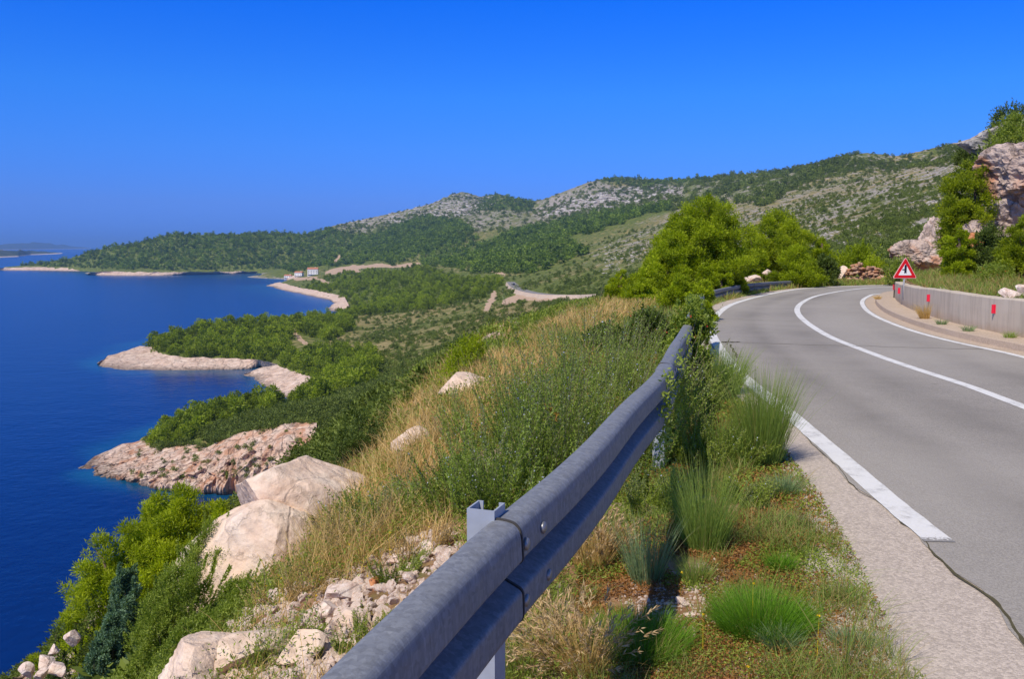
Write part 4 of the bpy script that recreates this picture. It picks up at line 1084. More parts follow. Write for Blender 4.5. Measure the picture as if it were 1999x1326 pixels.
def leafy_bush(name, loc, H, R, n_leaf, label, mat, leaf=(.05, .022), prof=BUSH, seed=1, n_clump=60, cr=.26, squash=(1, 1), group=None, cat='shrub', stems=26, berries=None, upright=.5, sag=None):
    """shrub with a lumpy outline, sprays standing out of it and twigs inside"""
    r = np.random.default_rng(seed); root = empty(name, loc, 0, label, cat, group)
    c = envelope(r, n_clump, H, R, prof, 0, .42, seed, .5)
    rad = R * cr * r.uniform(.5, 1.4, len(c))
    p, d, k = clump_cloud(r, c, rad, int(n_leaf * .8), .9, .55); p = p + .04 * R * r.normal(size=p.shape)
    ns = 70; so = envelope(r, ns, H, R, prof, 0, .4, seed + 5, .15); m = int(n_leaf * .2 / len(so))
    t = r.uniform(0, 1, (len(so), m)); sd = unit(so * np.array([1, 1, .8]) + np.array([0, 0, .45 * H]) + .25 * R * r.normal(size=so.shape)); sl = R * r.uniform(.2, .5, len(so))
    ps = (so[:, None] + sd[:, None] * (t * sl[:, None])[..., None]).reshape(-1, 3); ds = unit(np.repeat(sd, m, 0) + .7 * r.normal(size=ps.shape))
    P = np.vstack([p, ps]); D = np.vstack([d + np.array([0, 0, upright]) + .6 * r.normal(size=d.shape), ds])
    P[:, :2] *= squash
    P[:, 2] = np.maximum(P[:, 2], .01)
    if sag is not None: P[:, 2] += sag(P[:, 0], P[:, 1])
    v, q = leaf_quads(P, D, leaf[0] * r.uniform(.6, 1.35, len(P)), leaf[1] * r.uniform(.7, 1.3, len(P)), r, np.vstack([d, 0 * ds]) + .7 * unit((P - np.array([0, 0, H * .3])) / np.array([R, R, H * .6])) + np.array([0, 0, .4]))
    tk = np.concatenate([r.normal(size=len(c))[k], r.normal(size=len(ps)) * .5 + .6])
    tint = np.clip(.45 + .16 * tk + .20 * r.normal(size=len(P)), 0, 1)
    mesh_obj('foliage', v, q, mat, root, False, {'tint': rep(tint, 4)})
    mb = MB()
    for i in r.choice(len(c), min(stems, len(c)), replace=False):
        e = c[i] * np.array([squash[0], squash[1], 1]); s = np.array([e[0] * .15, e[1] * .15, -.08]); tt = np.linspace(0, 1, 5)[:, None]
        if sag is not None: e = e + np.array([0, 0, float(sag(e[0], e[1]))]); 
        pts = s + (e - s) * tt; pts[1:-1] += .03 * H * r.normal(size=(3, 3)); mb.tube(pts, np.linspace(.012, .004, 5) * max(H, .6), 5, False)
    mb.build('twigs', M['twig'], root)
    if berries:
        nb, bm_ = berries; pb = so[r.choice(len(so), nb)] + sd[r.choice(len(so), nb)] * .05 * R + .06 * R * r.normal(size=(nb, 3)); pb[:, :2] *= squash
        vb, qb = leaf_quads(pb, r.normal(size=pb.shape), .035, .03, r); mesh_obj('red_leaves', vb, qb, bm_, root, False, {'tint': r.uniform(0, 1, len(vb))})['kind'] = 'stuff'
    return root
def sprig_shrub(name, loc, spread, L, n_stem, per, label, mat, flowers=None, seed=1, leaf=(.026, .0055), group=None, lean=(0, 0), cat='shrub', sag=None, fan=1.0):
    """upright needle-leaved stems (rosemary): every stem carries many small leaves and, near its tip, pale flowers"""
    r = np.random.default_rng(seed); root = empty(name, loc, 0, label, cat, group)
    # stems stand in plumes that share a foot, a lean and a height
    npl = max(5, n_stem // 22); pa = r.uniform(0, 2 * PI, npl); pf = r.uniform(0, 1, npl) ** .6; pl = r.uniform(.50, 1.22, npl); pd = .20 * r.normal(size=(npl, 2))
    k = r.integers(0, npl, n_stem); f = pf[k]; sp_ = .11 * (spread[0] + spread[1]) / 2
    bx = np.cos(pa[k]) * f * spread[0] + sp_ * r.normal(size=n_stem); by = np.sin(pa[k]) * f * spread[1] + sp_ * r.normal(size=n_stem); a = pa[k] + .3 * r.normal(size=n_stem)
    base = np.stack([bx * .72, by * .72, np.zeros(n_stem)], 1)
    ln = L * pl[k] * r.uniform(.55, 1.12, n_stem) * (1 - .25 * f)
    d0 = unit(np.stack([bx / spread[0] * .38 * fan + pd[k, 0] + .13 * r.normal(size=n_stem) + lean[0], by / spread[1] * .38 * fan + pd[k, 1] + .13 * r.normal(size=n_stem) + lean[1], np.ones(n_stem)], 1))
    curl = .22 * r.normal(size=(n_stem, 3)); curl[:, 2] = np.abs(curl[:, 2])
    if sag is not None: base[:, 2] += sag(base[:, 0], base[:, 1])
    t = (np.arange(per)[None] + r.uniform(0, 1, (n_stem, per))) / per; t = .12 + .88 * t
    pos = base[:, None] + (d0[:, None] * t[..., None] + curl[:, None] * (t ** 2)[..., None] * .6) * ln[:, None, None]
    tang = unit(d0[:, None] + 1.2 * curl[:, None] * t[..., None])
    rad = unit(r.normal(size=pos.shape)); rad = unit(rad - (rad * tang).sum(-1, keepdims=True) * tang)
    dirs = (tang * .75 + rad * .8).reshape(-1, 3); n = n_stem * per
    sz = (1.1 - .45 * t).reshape(-1)
    v, q = leaf_quads(pos.reshape(-1, 3), dirs, leaf[0] * sz * r.uniform(.7, 1.3, n), leaf[1] * r.uniform(.8, 1.3, n), r)
    tint = np.clip(.32 + .35 * t.reshape(-1) + rep(.10 * r.normal(size=n_stem) + .17 * r.normal(size=npl)[k], per) + .12 * r.normal(size=n), 0, 1)
    mesh_obj('foliage', v, q, mat, root, False, {'tint': rep(tint, 4)})
    mb = MB()
    tt = np.linspace(0, 1, 4)[None]; sp = base[:, None] + (d0[:, None] * tt[..., None] + curl[:, None] * (tt ** 2)[..., None] * .6) * ln[:, None, None]
    sd = np.stack([np.cos(a * 7), np.sin(a * 7), 0 * a], 1)[:, None] * .0014
    vv = np.stack([sp - sd, sp + sd], 2).reshape(-1, 3); kk = np.arange(n_stem)[:, None] * 8; jj = np.arange(3)[None] * 2
    mb.add(vv, np.stack([kk + jj, kk + jj + 1, kk + jj + 3, kk + jj + 2], -1).reshape(-1, 4)); mb.build('twigs', M['twig'], root)
    if flowers:
        share, fm, per_f, fs = flowers
        ok = np.where(r.uniform(0, 1, n_stem) < share)[0]; tf = r.uniform(.62, 1.0, (len(ok), per_f))
        pf = base[ok][:, None] + (d0[ok][:, None] * tf[..., None] + curl[ok][:, None] * (tf ** 2)[..., None] * .6) * ln[ok][:, None, None]
        pf = pf.reshape(-1, 3) + .008 * r.normal(size=(pf.shape[0] * per_f, 3)); vf, qf = leaf_quads(pf, r.normal(size=pf.shape), fs * r.uniform(.7, 1.3, len(pf)), fs * .8, r)
        mesh_obj('flowers', vf, qf, fm, root, False, {'tint': r.uniform(0, 1, len(vf))})['kind'] = 'stuff'
    return root
def tussock(name, loc, n, L, rb, label, mat, lean=.5, W=.0045, droop=.6, seed=1, seg=4, group=None, bias=(0, 0), heads=None, cat='grass tuft', dead=0.0):
    r = np.random.default_rng(seed); a = r.uniform(0, 2 * PI, n); f = r.uniform(0, 1, n) ** .5
    base = np.stack([np.cos(a) * f * rb, np.sin(a) * f * rb, np.full(n, -.02)], 1)
    le = np.stack([np.cos(a), np.sin(a), 0 * a], 1) * (f * lean)[:, None] + .14 * r.normal(size=(n, 3)) * np.array([1, 1, 0]) + np.array([bias[0], bias[1], 0])
    ln = L * r.uniform(.45, 1.1, n)
    v, q = blades(base, le, ln, W * r.uniform(.7, 1.3, n), r, seg, droop)
    tint = np.clip(.45 + .22 * r.normal(size=n), 0, .8)
    if dead: tint = np.where(r.uniform(0, 1, n) < dead, 1.0, tint)
    if heads is None:
        o = mesh_obj(name, v, q, mat, None, False, {'tint': rep(tint, 2 * (seg + 1))}); o.location = loc
        return tag(o, label, cat, group)
    root = empty(name, loc, 0, label, cat, group)
    mesh_obj('blades', v, q, mat, root, False, {'tint': rep(tint, 2 * (seg + 1))})
    nh, hm, hl = heads; k = r.choice(n, nh); tips = v.reshape(n, seg + 1, 2, 3).mean(2); tp, tb = tips[k, -1], tips[k, -2]
    m = 14; t = r.uniform(0, 1, (nh, m)); dv = unit(tp - tb); ph = tp[:, None] + dv[:, None] * ((t - .6) * hl)[..., None]
    dh = unit(np.repeat(dv, m, 0) + .35 * r.normal(size=(nh * m, 3))); vh, qh = leaf_quads(ph.reshape(-1, 3), dh, .035, .006, r)
    mesh_obj('seed_heads', vh, qh, hm, root, False, {'tint': rep(r.uniform(0, 1, nh * m), 4)})['kind'] = 'stuff'
    return root

def rock_mesh(r, sub=4, cuts=14, depth=(.55, .95), rough=.06, scale=(1, 1, 1), seed=0, fine=.02):
    bm = bmesh.new(); bmesh.ops.create_icosphere(bm, subdivisions=sub, radius=1.0)
    v = np.array([x.co[:] for x in bm.verts]); f = np.array([[y.index for y in x.verts] for x in bm.faces]); bm.free()
    n = unit(r.normal(size=(cuts, 3))); d = r.uniform(depth[0], depth[1], cuts)
    for k in range(cuts):
        e = v @ n[k] - d[k]; v = v - np.maximum(e, 0)[:, None] * n[k] * .96
    s = np.array(scale); u = unit(v)
    v = v + u * (rough * fbm(v[:, 0] * 1.6 + seed, v[:, 1] * 1.6, v[:, 2] * 1.6, 4, seed))[:, None]
    if fine: v = v + u * (fine * (1 - 2 * np.abs(fbm(v[:, 0] * 6 + seed, v[:, 1] * 6, v[:, 2] * 6, 3, seed + 9))))[:, None]
    return v * s, f
def rock(name, loc, scale, label, mat, seed=1, sub=5, cuts=14, depth=(.55, .95), rough=.08, rz=0.0, tilt=0.0, group=None, cat='rock', roll=0.0, smooth=False, fine=.02):
    r = np.random.default_rng(seed); v, f = rock_mesh(r, sub, cuts, depth, rough, scale, seed, fine)
    o = mesh_obj(name, v, f, mat, None, smooth); o.location = loc; o.rotation_euler = (tilt, roll, rz)
    return tag(o, label, cat, group)

def nhit(px, py, y0=1.2, y1=60.0, n=500):
    """where sight lines meet the roadside ground"""
    s, t = ray(np.atleast_1d(px), np.atleast_1d(py)); Y = np.exp(np.linspace(math.log(y0), math.log(y1), n))[None]
    X = s[:, None] * Y; g = CAM_Z + t[:, None] * Y - near_z(X, Y + 0 * X, False)
    c = g[:, 1:] <= 0; i = np.where(c.any(1), c.argmax(1), n - 2); r = np.arange(len(i))
    Yh = Y[0, i]; Xh = s * Yh
    return np.stack([Xh, Yh, near_z(Xh, Yh)], -1)

# one object that scatters copies of small prototypes over many points
def scatter(name, protos, pts, scl, rot, mat, attrs=None):
    """protos: list of (verts, faces, tint per vertex); everything lives in this one object"""
    nP = len(pts); V = [np.asarray(pts, float)]; Fq = []; pid = [np.zeros(nP)]; tint = [np.zeros(nP)]; off = nP
    for k, (v, f, tn) in enumerate(protos):
        V.append(v); Fq.append(np.asarray(f) + off); pid.append(np.full(len(v), k + 1.0)); tint.append(np.broadcast_to(np.asarray(tn, float), (len(v),))); off += len(v)
    V = np.vstack(V); pid = np.concatenate(pid); n = len(V)
    s3 = np.ones((n, 3)); s3[:nP] = np.asarray(scl, float).reshape(nP, -1); r3 = np.zeros((n, 3)); r3[:nP] = rot
    o = mesh_obj(name, V, Fq, mat, None, False, {'pid': pid, 'tint': np.concatenate(tint), 'scl': s3, 'rot': r3})
    ng = bpy.data.node_groups.new(name + '_scatter', 'GeometryNodeTree')
    ng.interface.new_socket('Geometry', in_out='INPUT', socket_type='NodeSocketGeometry'); ng.interface.new_socket('Geometry', in_out='OUTPUT', socket_type='NodeSocketGeometry')
    N, Lk = ng.nodes, ng.links; gi = N.new('NodeGroupInput'); go = N.new('NodeGroupOutput')
    def named(nm, ty):
        a = N.new('GeometryNodeInputNamedAttribute'); a.data_type = ty; a.inputs[0].default_value = nm; return a.outputs[0]
    pa = named('pid', 'FLOAT')
    def sel(k):
        c = N.new('FunctionNodeCompare'); c.data_type = 'FLOAT'; c.operation = 'EQUAL'; Lk.new(pa, c.inputs[0]); c.inputs[1].default_value = float(k); c.inputs['Epsilon'].default_value = .1
        s = N.new('GeometryNodeSeparateGeometry'); s.domain = 'POINT'; Lk.new(gi.outputs[0], s.inputs[0]); Lk.new(c.outputs[0], s.inputs[1]); return s.outputs[0]
    jn = N.new('GeometryNodeJoinGeometry')
    for k in range(len(protos)):
        g = N.new('GeometryNodeGeometryToInstance'); Lk.new(sel(k + 1), g.inputs[0]); Lk.new(g.outputs[0], jn.inputs[0])
    ip = N.new('GeometryNodeInstanceOnPoints'); Lk.new(sel(0), ip.inputs['Points']); Lk.new(jn.outputs[0], ip.inputs['Instance'])
    ip.inputs['Pick Instance'].default_value = True
    rn = N.new('FunctionNodeRandomValue'); rn.data_type = 'INT'; rn.inputs[4].default_value = 0; rn.inputs[5].default_value = len(protos) - 1
    Lk.new(rn.outputs[2], ip.inputs['Instance Index'])
    er = N.new('FunctionNodeEulerToRotation'); Lk.new(named('rot', 'FLOAT_VECTOR'), er.inputs[0]); Lk.new(er.outputs[0], ip.inputs['Rotation']); Lk.new(named('scl', 'FLOAT_VECTOR'), ip.inputs['Scale'])
    Lk.new(ip.outputs[0], go.inputs[0])
    md = o.modifiers.new('scatter', 'NODES'); md.node_group = ng
    return o
# ------------------------------------------------------------------ plants: colours
M['pine'] = leafmat('pine_needles_bright', (0.145, 0.205, 0.006), (0.460, 0.545, 0.014), .45)
M['pine2'] = leafmat('pine_needles_olive', (0.165, 0.225, 0.008), (0.520, 0.590, 0.018), .48)
M['pineyellow'] = leafmat('pine_needles_yellow', (0.110, 0.165, 0.006), (0.380, 0.440, 0.014), .45)
M['maquis'] = leafmat('maquis_leaves', (0.045, 0.078, 0.013), (0.175, 0.235, 0.042), .32)
M['juniper'] = leafmat('juniper_scales', (0.075, 0.140, 0.080), (0.220, 0.350, 0.200), .3)
M['rosemary'] = leafmat('rosemary_leaves', (0.080, 0.125, 0.012), (0.345, 0.460, 0.070), .42, extra=(0.25, 0.30, 0.16))
M['herb'] = leafmat('verge_leaves', (0.110, 0.170, 0.014), (0.400, 0.480, 0.080), .45, extra=(0.30, 0.34, 0.14))
M['grass'] = leafmat('green_blades', (0.120, 0.185, 0.032), (0.380, 0.500, 0.110), .42, extra=(0.42, 0.32, 0.13))
M['brightgrass'] = leafmat('bright_green_blades', (0.070, 0.170, 0.012), (0.230, 0.450, 0.030), .4, extra=(0.38, 0.33, 0.12))
M['fescue'] = leafmat('blue_green_blades', (0.110, 0.175, 0.080), (0.340, 0.450, 0.220), .35, extra=(0.40, 0.33, 0.17))
M['dry'] = leafmat('dry_blades', (0.40, 0.25, 0.08), (0.82, 0.58, 0.25), .35, extra=(0.86, 0.68, 0.36))
M['seed'] = leafmat('seed_heads', (0.44, 0.28, 0.13), (0.74, 0.55, 0.31), .3)
M['redmat'] = leafmat('russet_leaves', (0.19, 0.075, 0.022), (0.44, 0.215, 0.065), .2)
M['blueflower'] = leafmat('pale_blue_petals', (0.42, 0.45, 0.62), (0.62, 0.64, 0.76), .25)
M['yellowflower'] = leafmat('yellow_petals', (0.70, 0.45, 0.01), (0.85, 0.62, 0.02), .2)
M['redleaf'] = leafmat('red_leaves', (0.30, 0.035, 0.012), (0.50, 0.10, 0.03), .2)
M['orangeleaf'] = leafmat('orange_dead_leaves', (0.45, 0.17, 0.03), (0.66, 0.33, 0.09), .2)

def at(px, py, Y): return tuple(P3(px, py, Y))
def foot(px, Y):
    s, _ = ray(px, 600); X = float(s) * Y
    return (X, Y, float(ground([X], [Y])[0]))
def pxm(Y): return F_PX / Y

# ------------------------------------------------------------------ pines round the bend
def pine_at(px, ytop, width, Y, label, mat, n, seed, prof=PINE, ncl=90, leaf=(.11, .029), name='pine_tree', lean=(0, 0), cr=.20, cat='tree', group=None, drop=0.0, **kw):
    x, y, z = foot(px, Y); z -= drop
    H = P3(px, ytop, Y)[2] - z; R = width / 2 / pxm(Y)
    return pine_tree(name, (x, y, z), H, R, n, label, mat, ncl, leaf, prof, seed, group, cat, cr, lean, **kw)
pine_at(1362, 386, 176, 33, 'largest bright green pine with a domed crown outside the bend, tallest of that clump', M['pine'], 84000, 3, [(.10, .60), (.25, .95), (.45, 1.0), (.65, .95), (.82, .72), (.94, .42), (1.0, .12)], 130, lean=(.25, 0), cr=.185)
pine_at(1300, 452, 120, 32, 'pine with a sloping left flank pressed against the largest pine', M['pine'], 40000, 4, LOWPINE, 70, lean=(.35, 0), cr=.22)
pine_at(1272, 512, 90, 31, 'low bright green pine spreading below the flank of the largest pine', M['pine'], 18000, 41, LOWPINE, 40, cr=.26)
pine_at(1512, 408, 124, 43, 'second tall pine with a rounded crown and shaded trunk, right of the largest pine', M['pine2'], 52000, 5, PINE, 90, (0.122, 0.0324), cr=.21)
pine_at(1464, 455, 70, 41, 'narrow pine filling the gap between the two tallest pines', M['pine'], 18000, 51, LOWPINE, 40, (0.122, 0.0324), cr=.25)
pine_at(1553, 478, 88, 39, 'small bright young pine in front of the second tall pine, reaching the ground', M['pine'], 32000, 6, LOWPINE, 60, cr=.24)
pine_at(1601, 463, 50, 44, 'slender pale green pine standing above a dark round shrub', M['pine'], 16000, 7, LOWPINE, 40, cr=.26)
pine_at(1214, 530, 60, 29, 'small pointed pine at the left end of the roadside pines, above the dry grass', M['pine2'], 18000, 8, LOWPINE, 44, (0.086, 0.0252), cr=.26)
pine_at(1250, 548, 70, 28, 'low spreading young pine above the dry grass between larger ones', M['pine'], 16000, 81, LOWPINE, 36, (0.086, 0.0252), cr=.28)
pine_at(1408, 512, 40, 31.2, 'pointed young pine behind the start of the distant guardrail', M['pine'], 14000, 9, LOWPINE, 30, (0.086, 0.0252), cr=.3)
pine_at(1375, 515, 46, 30.6, 'young pine with a notched top in front of the trunk of the largest pine', M['pine'], 14000, 10, LOWPINE, 30, (0.086, 0.0252), cr=.3)
pine_at(1440, 532, 40, 32.5, 'small low pine just above the rail beside pale stones', M['pine'], 10000, 101, LOWPINE, 26, (0.086, 0.0252), cr=.3)
pine_at(1370, 545, 54, 21.2, 'bright pine sapling growing over the guardrail where it bends out of sight', M['pine'], 18000, 11, LOWPINE, 36, (0.072, 0.0216), cr=.3)
pine_at(1330, 540, 74, 24.5, 'low bushy pine spreading behind the guardrail under the largest pine', M['pine'], 20000, 12, LOWPINE, 44, (0.086, 0.0252), cr=.27)
pine_at(1884, 314, 116, 30.5, 'tall bright pine with layered boughs against the crag above the concrete wall', M['pineyellow'], 60000, 13, [(.12, .5), (.3, .75), (.42, .95), (.55, 1.0), (.72, 1.0), (.86, .78), (.95, .5), (1.0, .2)], 120, (0.101, 0.0288), cr=.22)
pine_at(1866, 438, 62, 27.2, 'small dense green pine under the tall one beside the rock spire', M['pine'], 28000, 14, LOWPINE, 50, (0.079, 0.0230), cr=.25)
pine_at(1990, 425, 100, 24.5, 'yellow green pine at the right edge in front of the crag', M['pineyellow'], 40000, 15, LOWPINE, 64, (0.079, 0.0230), cr=.25)
pine_at(1955, 505, 44, 25.2, 'low yellow green pine shoot left of the one at the right edge', M['pineyellow'], 12000, 16, LOWPINE, 30, (0.072, 0.0216), cr=.3)
# pines on the slope over the sea
pine_at(300, 955, 270, 23, 'large olive green pine on the slope over the sea, left of the big boulder', M['pine2'], 150000, 17, [(.05, .75), (.2, 1.0), (.42, 1.0), (.62, .80), (.8, .58), (.92, .34), (1.0, .12)], 230, (0.108, 0.0252), lean=(.45, 0), cr=.135, drop=1.2)
pine_at(175, 1045, 200, 22, 'lower pine whose crown runs on down the slope from the large olive one', M['pine2'], 40000, 18, LOWPINE, 70, (0.108, 0.0252), cr=.22, drop=1.0)
pine_at(425, 972, 110, 21, 'smaller pine with its crown beside the upper edge of the big boulder', M['pine2'], 36000, 19, LOWPINE, 60, (0.101, 0.0238), cr=.23, drop=1.2)
pine_at(20, 1262, 110, 15, 'low pine at the lower left corner above the sea', M['pine2'], 16000, 20, LOWPINE, 36, (0.072, 0.0202), cr=.28, drop=.6)

# ------------------------------------------------------------------ rocks
def gp(px, py):
    return tuple(nhit(px, py)[0])
def rock_at(px, py, Y, w, h, label, mat, seed, dfac=.9, name='rock', grow=1.15, **kw):
    """rock whose outline is about w by h pixels, centred on the given pixel"""
    if Y < 8 and name in ('stone', 'boulder') and py > 1040:
        g_ = gp(px, min(py + h * .35, 1325)); Y = g_[1]; m = pxm(Y); c = (g_[0], Y, g_[2] + h * .22 / m)
    else: c = at(px, py, Y); m = pxm(Y)
    return rock(name, c, (w / 2 / m * grow, w / 2 / m * dfac * grow, h / 2 / m * grow), label, mat, seed, **kw)
rock_at(584, 980, 8.7, 285, 195, 'largest pale boulder with a pointed top, resting on another block above the sea', M['boulder'], 105, name='boulder', sub=6, cuts=11, depth=(.5, .88), rough=.08, rz=.3, cat='boulder', fine=.012, roll=.40)
rock_at(492, 1108, 8.0, 310, 270, 'pale lower block carrying the largest boulder, half hidden by dry plants', M['boulder'], 108, name='boulder', sub=6, cuts=12, depth=(.5, .88), rough=.08, rz=1.1, cat='boulder', fine=.012)
rock_at(690, 1010, 8.4, 130, 90, 'grassy pale boulder at the right of the pointed one', M['boulder'], 111, name='boulder', sub=5, cuts=12, rough=.14, cat='boulder')
rock_at(905, 756, 12.8, 105, 50, 'pinkish boulder farther up behind dry grass and rosemary', M['boulder'], 112, name='boulder', sub=5, cuts=10, rough=.10, cat='boulder')
rock_at(808, 866, 10.2, 80, 62, 'pale boulder between dry grass tufts above the pointed boulder', M['boulder'], 113, name='boulder', sub=5, cuts=10, rough=.12, cat='boulder')
rock_at(400, 1330, 5.4, 300, 150, 'large pale slab at the bottom edge among rubble', M['boulder'], 114, name='boulder', sub=6, cuts=20, depth=(.35, .8), rough=.10, cat='boulder', rz=.6, fine=.02)
rock_at(480, 1262, 5.5, 190, 90, 'broad pale slab sunk in the rubble above the bottom slab', M['boulder'], 115, name='boulder', sub=5, cuts=14, depth=(.4, .85), rough=.05, cat='boulder', rz=.2, fine=.01)
rock_at(590, 1252, 5.2, 120, 70, 'wedge shaped pale rock in the middle of the rubble', M['boulder'], 116, name='boulder', sub=5, cuts=14, depth=(.4, .8), rough=.05, cat='boulder', rz=.9, fine=.01)
rock_at(700, 1190, 5.6, 90, 50, 'flat pale rock in the rubble close to the guardrail', M['boulder'], 117, name='boulder', sub=5, cuts=14, depth=(.4, .8), rough=.05, cat='boulder', rz=1.9, fine=.01)
for i, (px, py, Y, w, h, lb, mt) in enumerate([
        (662, 1150, 5.9, 80, 66, 'pinkish angular stone standing on the rubble', 'stone'), (642, 1180, 5.7, 84, 50, 'white rounded stone leaning on the pinkish one', 'stone'),
        (735, 1128, 5.9, 44, 44, 'orange stained stone near the guardrail post', 'rust'), (556, 1228, 5.4, 84, 50, 'white flat stone in the middle of the rubble', 'stone'),
        (474, 1222, 5.8, 62, 44, 'pale stone at the upper end of the rubble', 'stone'), (602, 1198, 5.5, 40, 30, 'small white stone touching the flat one in the rubble', 'stone'),
        (138, 1246, 12.5, 34, 34, 'lone pale stone above the stone heap at the lower left', 'stone'), (88, 1292, 11.5, 50, 40, 'largest stone of the heap at the lower left', 'stone'),
        (55, 1312, 11.3, 40, 34, 'stone at the left end of the lower left heap', 'stone'), (112, 1310, 11.2, 42, 36, 'stone at the right end of the lower left heap', 'stone'), (105, 1272, 11.8, 30, 26, 'small stone on top of the lower left heap', 'stone'), (78, 1318, 11, 36, 30, 'stone at the foot of the lower left heap', 'stone'),
        (1331, 1166, 4.6, 34, 20, 'small white stone on bare ground between two green tussocks', 'stone'), (1355, 1195, 4.4, 44, 18, 'flat pinkish stone on bare ground left of the round green cushion', 'stone'),
        (780, 1082, 6.4, 60, 34, 'broken pale stone behind the guardrail post', 'stone'), (838, 1062, 6.6, 50, 30, 'low white stone just left of the guardrail post', 'stone'), (790, 1010, 7.4, 44, 40, 'white stone among rosemary stems above the rubble', 'stone'),
        (1468, 545, 38, 36, 18, 'pale round stone above the distant guardrail', 'stone'), (1499, 532, 40, 24, 16, 'tan stone behind the pale one above the distant guardrail', 'stone'), (1640, 535, 44, 34, 34, 'upright grey stone at the left end of the dry stone wall', 'stone'),
        (1792, 568, 24, 30, 14, 'low grey stone on the bank right behind the sign', 'stone'), (1842, 567, 22, 40, 18, 'grey stone on the bank behind the middle of the concrete wall', 'stone'), (1976, 574, 17.5, 44, 26, 'brown stone on the bank at the right edge', 'stone'), (1999, 568, 17.8, 36, 26, 'pale stone next to the brown one at the right edge', 'stone'), (1895, 577, 19, 40, 12, 'flat pale stone just above the wall top', 'stone')]):
    if mt == 'rust' and 'rust' not in M: M['rust'] = rockmat('rust_stained_stone', (0.46, 0.16, 0.06), (0.58, 0.28, 0.13), (0.28, 0.09, 0.04), 0.4, 5, .5, .1)
    rock_at(px, py, Y, w, h, lb, M[mt], 200 + i, name='stone', sub=4, cuts=13, depth=(.36, .74), rough=.05, cat='stone', rz=i * .7, group='loose stones')

# crag over the wall, spire and dry stone wall beyond the bend
rock_at(2030, 350, 29.5, 285, 160, 'overhanging pinkish block of the crag at the right edge', M['crag'], 141, .8, 'crag', 1.1, sub=6, cuts=16, depth=(.5, .92), rough=.20, cat='crag', fine=.06)
rock_at(2030, 452, 30.3, 235, 210, 'brown lower face of the crag under the overhanging block', M['crag'], 144, .7, 'crag', 1.12, sub=6, cuts=16, rough=.20, cat='crag', fine=.06)
rock_at(1912, 462, 29.6, 62, 60, 'orange ledge sticking out of the foot of the crag', M['crag'], 146, .8, 'crag', 1.1, sub=5, cuts=14, rough=.2, cat='crag', fine=.06)
rock_at(1900, 492, 29.0, 46, 70, 'orange rock at the bottom of the crag beside the small pine', M['rust'], 147, .9, 'crag', 1.1, sub=5, cuts=12, rough=.18, cat='crag')
rock_at(1988, 285, 32.0, 190, 120, 'grey slanting rock on top of the crag', M['greycrag'], 149, .6, 'crag', 1.1, sub=6, cuts=14, rough=.16, cat='crag', tilt=.1, fine=.05)
rock_at(1932, 303, 33.0, 60, 40, 'small white rock on the slope left of the grey top rock', M['greycrag'], 150, .6, 'crag', 1.1, sub=5, cuts=12, rough=.16, cat='crag')
rock_at(1830, 475, 49, 62, 130, 'pointed pinkish rock spire left of the tall pine', M['crag'], 151, 1.0, 'crag', 1.15, sub=6, cuts=14, depth=(.45, .9), rough=.2, cat='crag', rz=.5, fine=.06)
rock_at(1795, 502, 49, 110, 60, 'low pinkish rocks running down from the pointed spire', M['crag'], 152, .7, 'crag', 1.1, sub=6, cuts=16, rough=.22, cat='crag', fine=.07)
def dry_wall(Yw=43.4):
    r = np.random.default_rng(5); mb = MB()
    for k in range(150):
        px = 1655 + 92 * r.uniform(); top = 521 + 6 * math.sin(px * .07); py = r.uniform(top, 548); v, f = rock_mesh(r, 2, 7, (.5, .9), .05, (.15 * r.uniform(.6, 1.4), .14, .09 * r.uniform(.6, 1.3)), k, 0)
        c = at(px, py, Yw + r.normal() * .12); a = r.uniform(-.4, .4); R_ = np.array([[math.cos(a), -math.sin(a), 0], [math.sin(a), math.cos(a), 0], [0, 0, 1]])
        mb.add(v @ R_.T + np.array(c), None, f)
    if 'redstone' not in M: M['redstone'] = rockmat('reddish_field_stone', (0.42, 0.22, 0.13), (0.54, 0.38, 0.28), (0.22, 0.11, 0.07), .5, 3, .5, .1)
    return tag(mb.build('dry_stone_wall', M['redstone']), 'low dry wall of reddish loose stones beyond the far side of the bend', 'stone wall')
dry_wall()

# ------------------------------------------------------------------ shrubs
def slope_sag(x, y):
    """lets a wide shrub follow the ground under it"""
    def f(dx, dy): return near_z(x + np.asarray(dx), y + np.asarray(dy), False) - near_z(np.array([x]), np.array([y]), False)[0]
    return f
BF = (0.28, M['blueflower'], 3, .013)
def rosemary_at(px, py, spread, L, n, label, seed, per=60, flowers=BF, lean=(.12, 0), mat=None, leaf=(.035, .0085), fan=1.5):
    x, y, z = gp(px, py)
    return sprig_shrub('rosemary_bush', (x, y, z - .02), spread, L, n, per, label, mat or M['rosemary'], flowers, seed, leaf, 'rosemary bushes behind the guardrail', lean, 'shrub', slope_sag(x, y), fan)
rosemary_at(1115, 905, (1.05, 1.3), 1.25, 640, 'big rosemary bush with pale blue flowers pressed against the middle of the guardrail', 31, 70)
rosemary_at(985, 990, (.75, .85), .66, 330, 'low flowering rosemary beside the top of the guardrail post', 32, 60)
rosemary_at(1205, 760, (.95, 1.4), 1.05, 390, 'rosemary bush with long grey green stems farther along the rail', 33, 60)
rosemary_at(1010, 850, (.85, 1.0), .95, 350, 'rosemary bush between the dry grass and the biggest bush', 34, 60)
rosemary_at(880, 960, (.55, .6), .50, 260, 'small rosemary above the rubble, left of the post', 35, 56)
rosemary_at(1130, 690, (.9, 1.1), .62, 300, 'rosemary in dry grass at the top of the bank', 36, 50, leaf=(.034, .008))
rosemary_at(760, 1010, (.5, .5), .38, 200, 'sparse rosemary seedling between the boulders and the rubble', 37, 50)
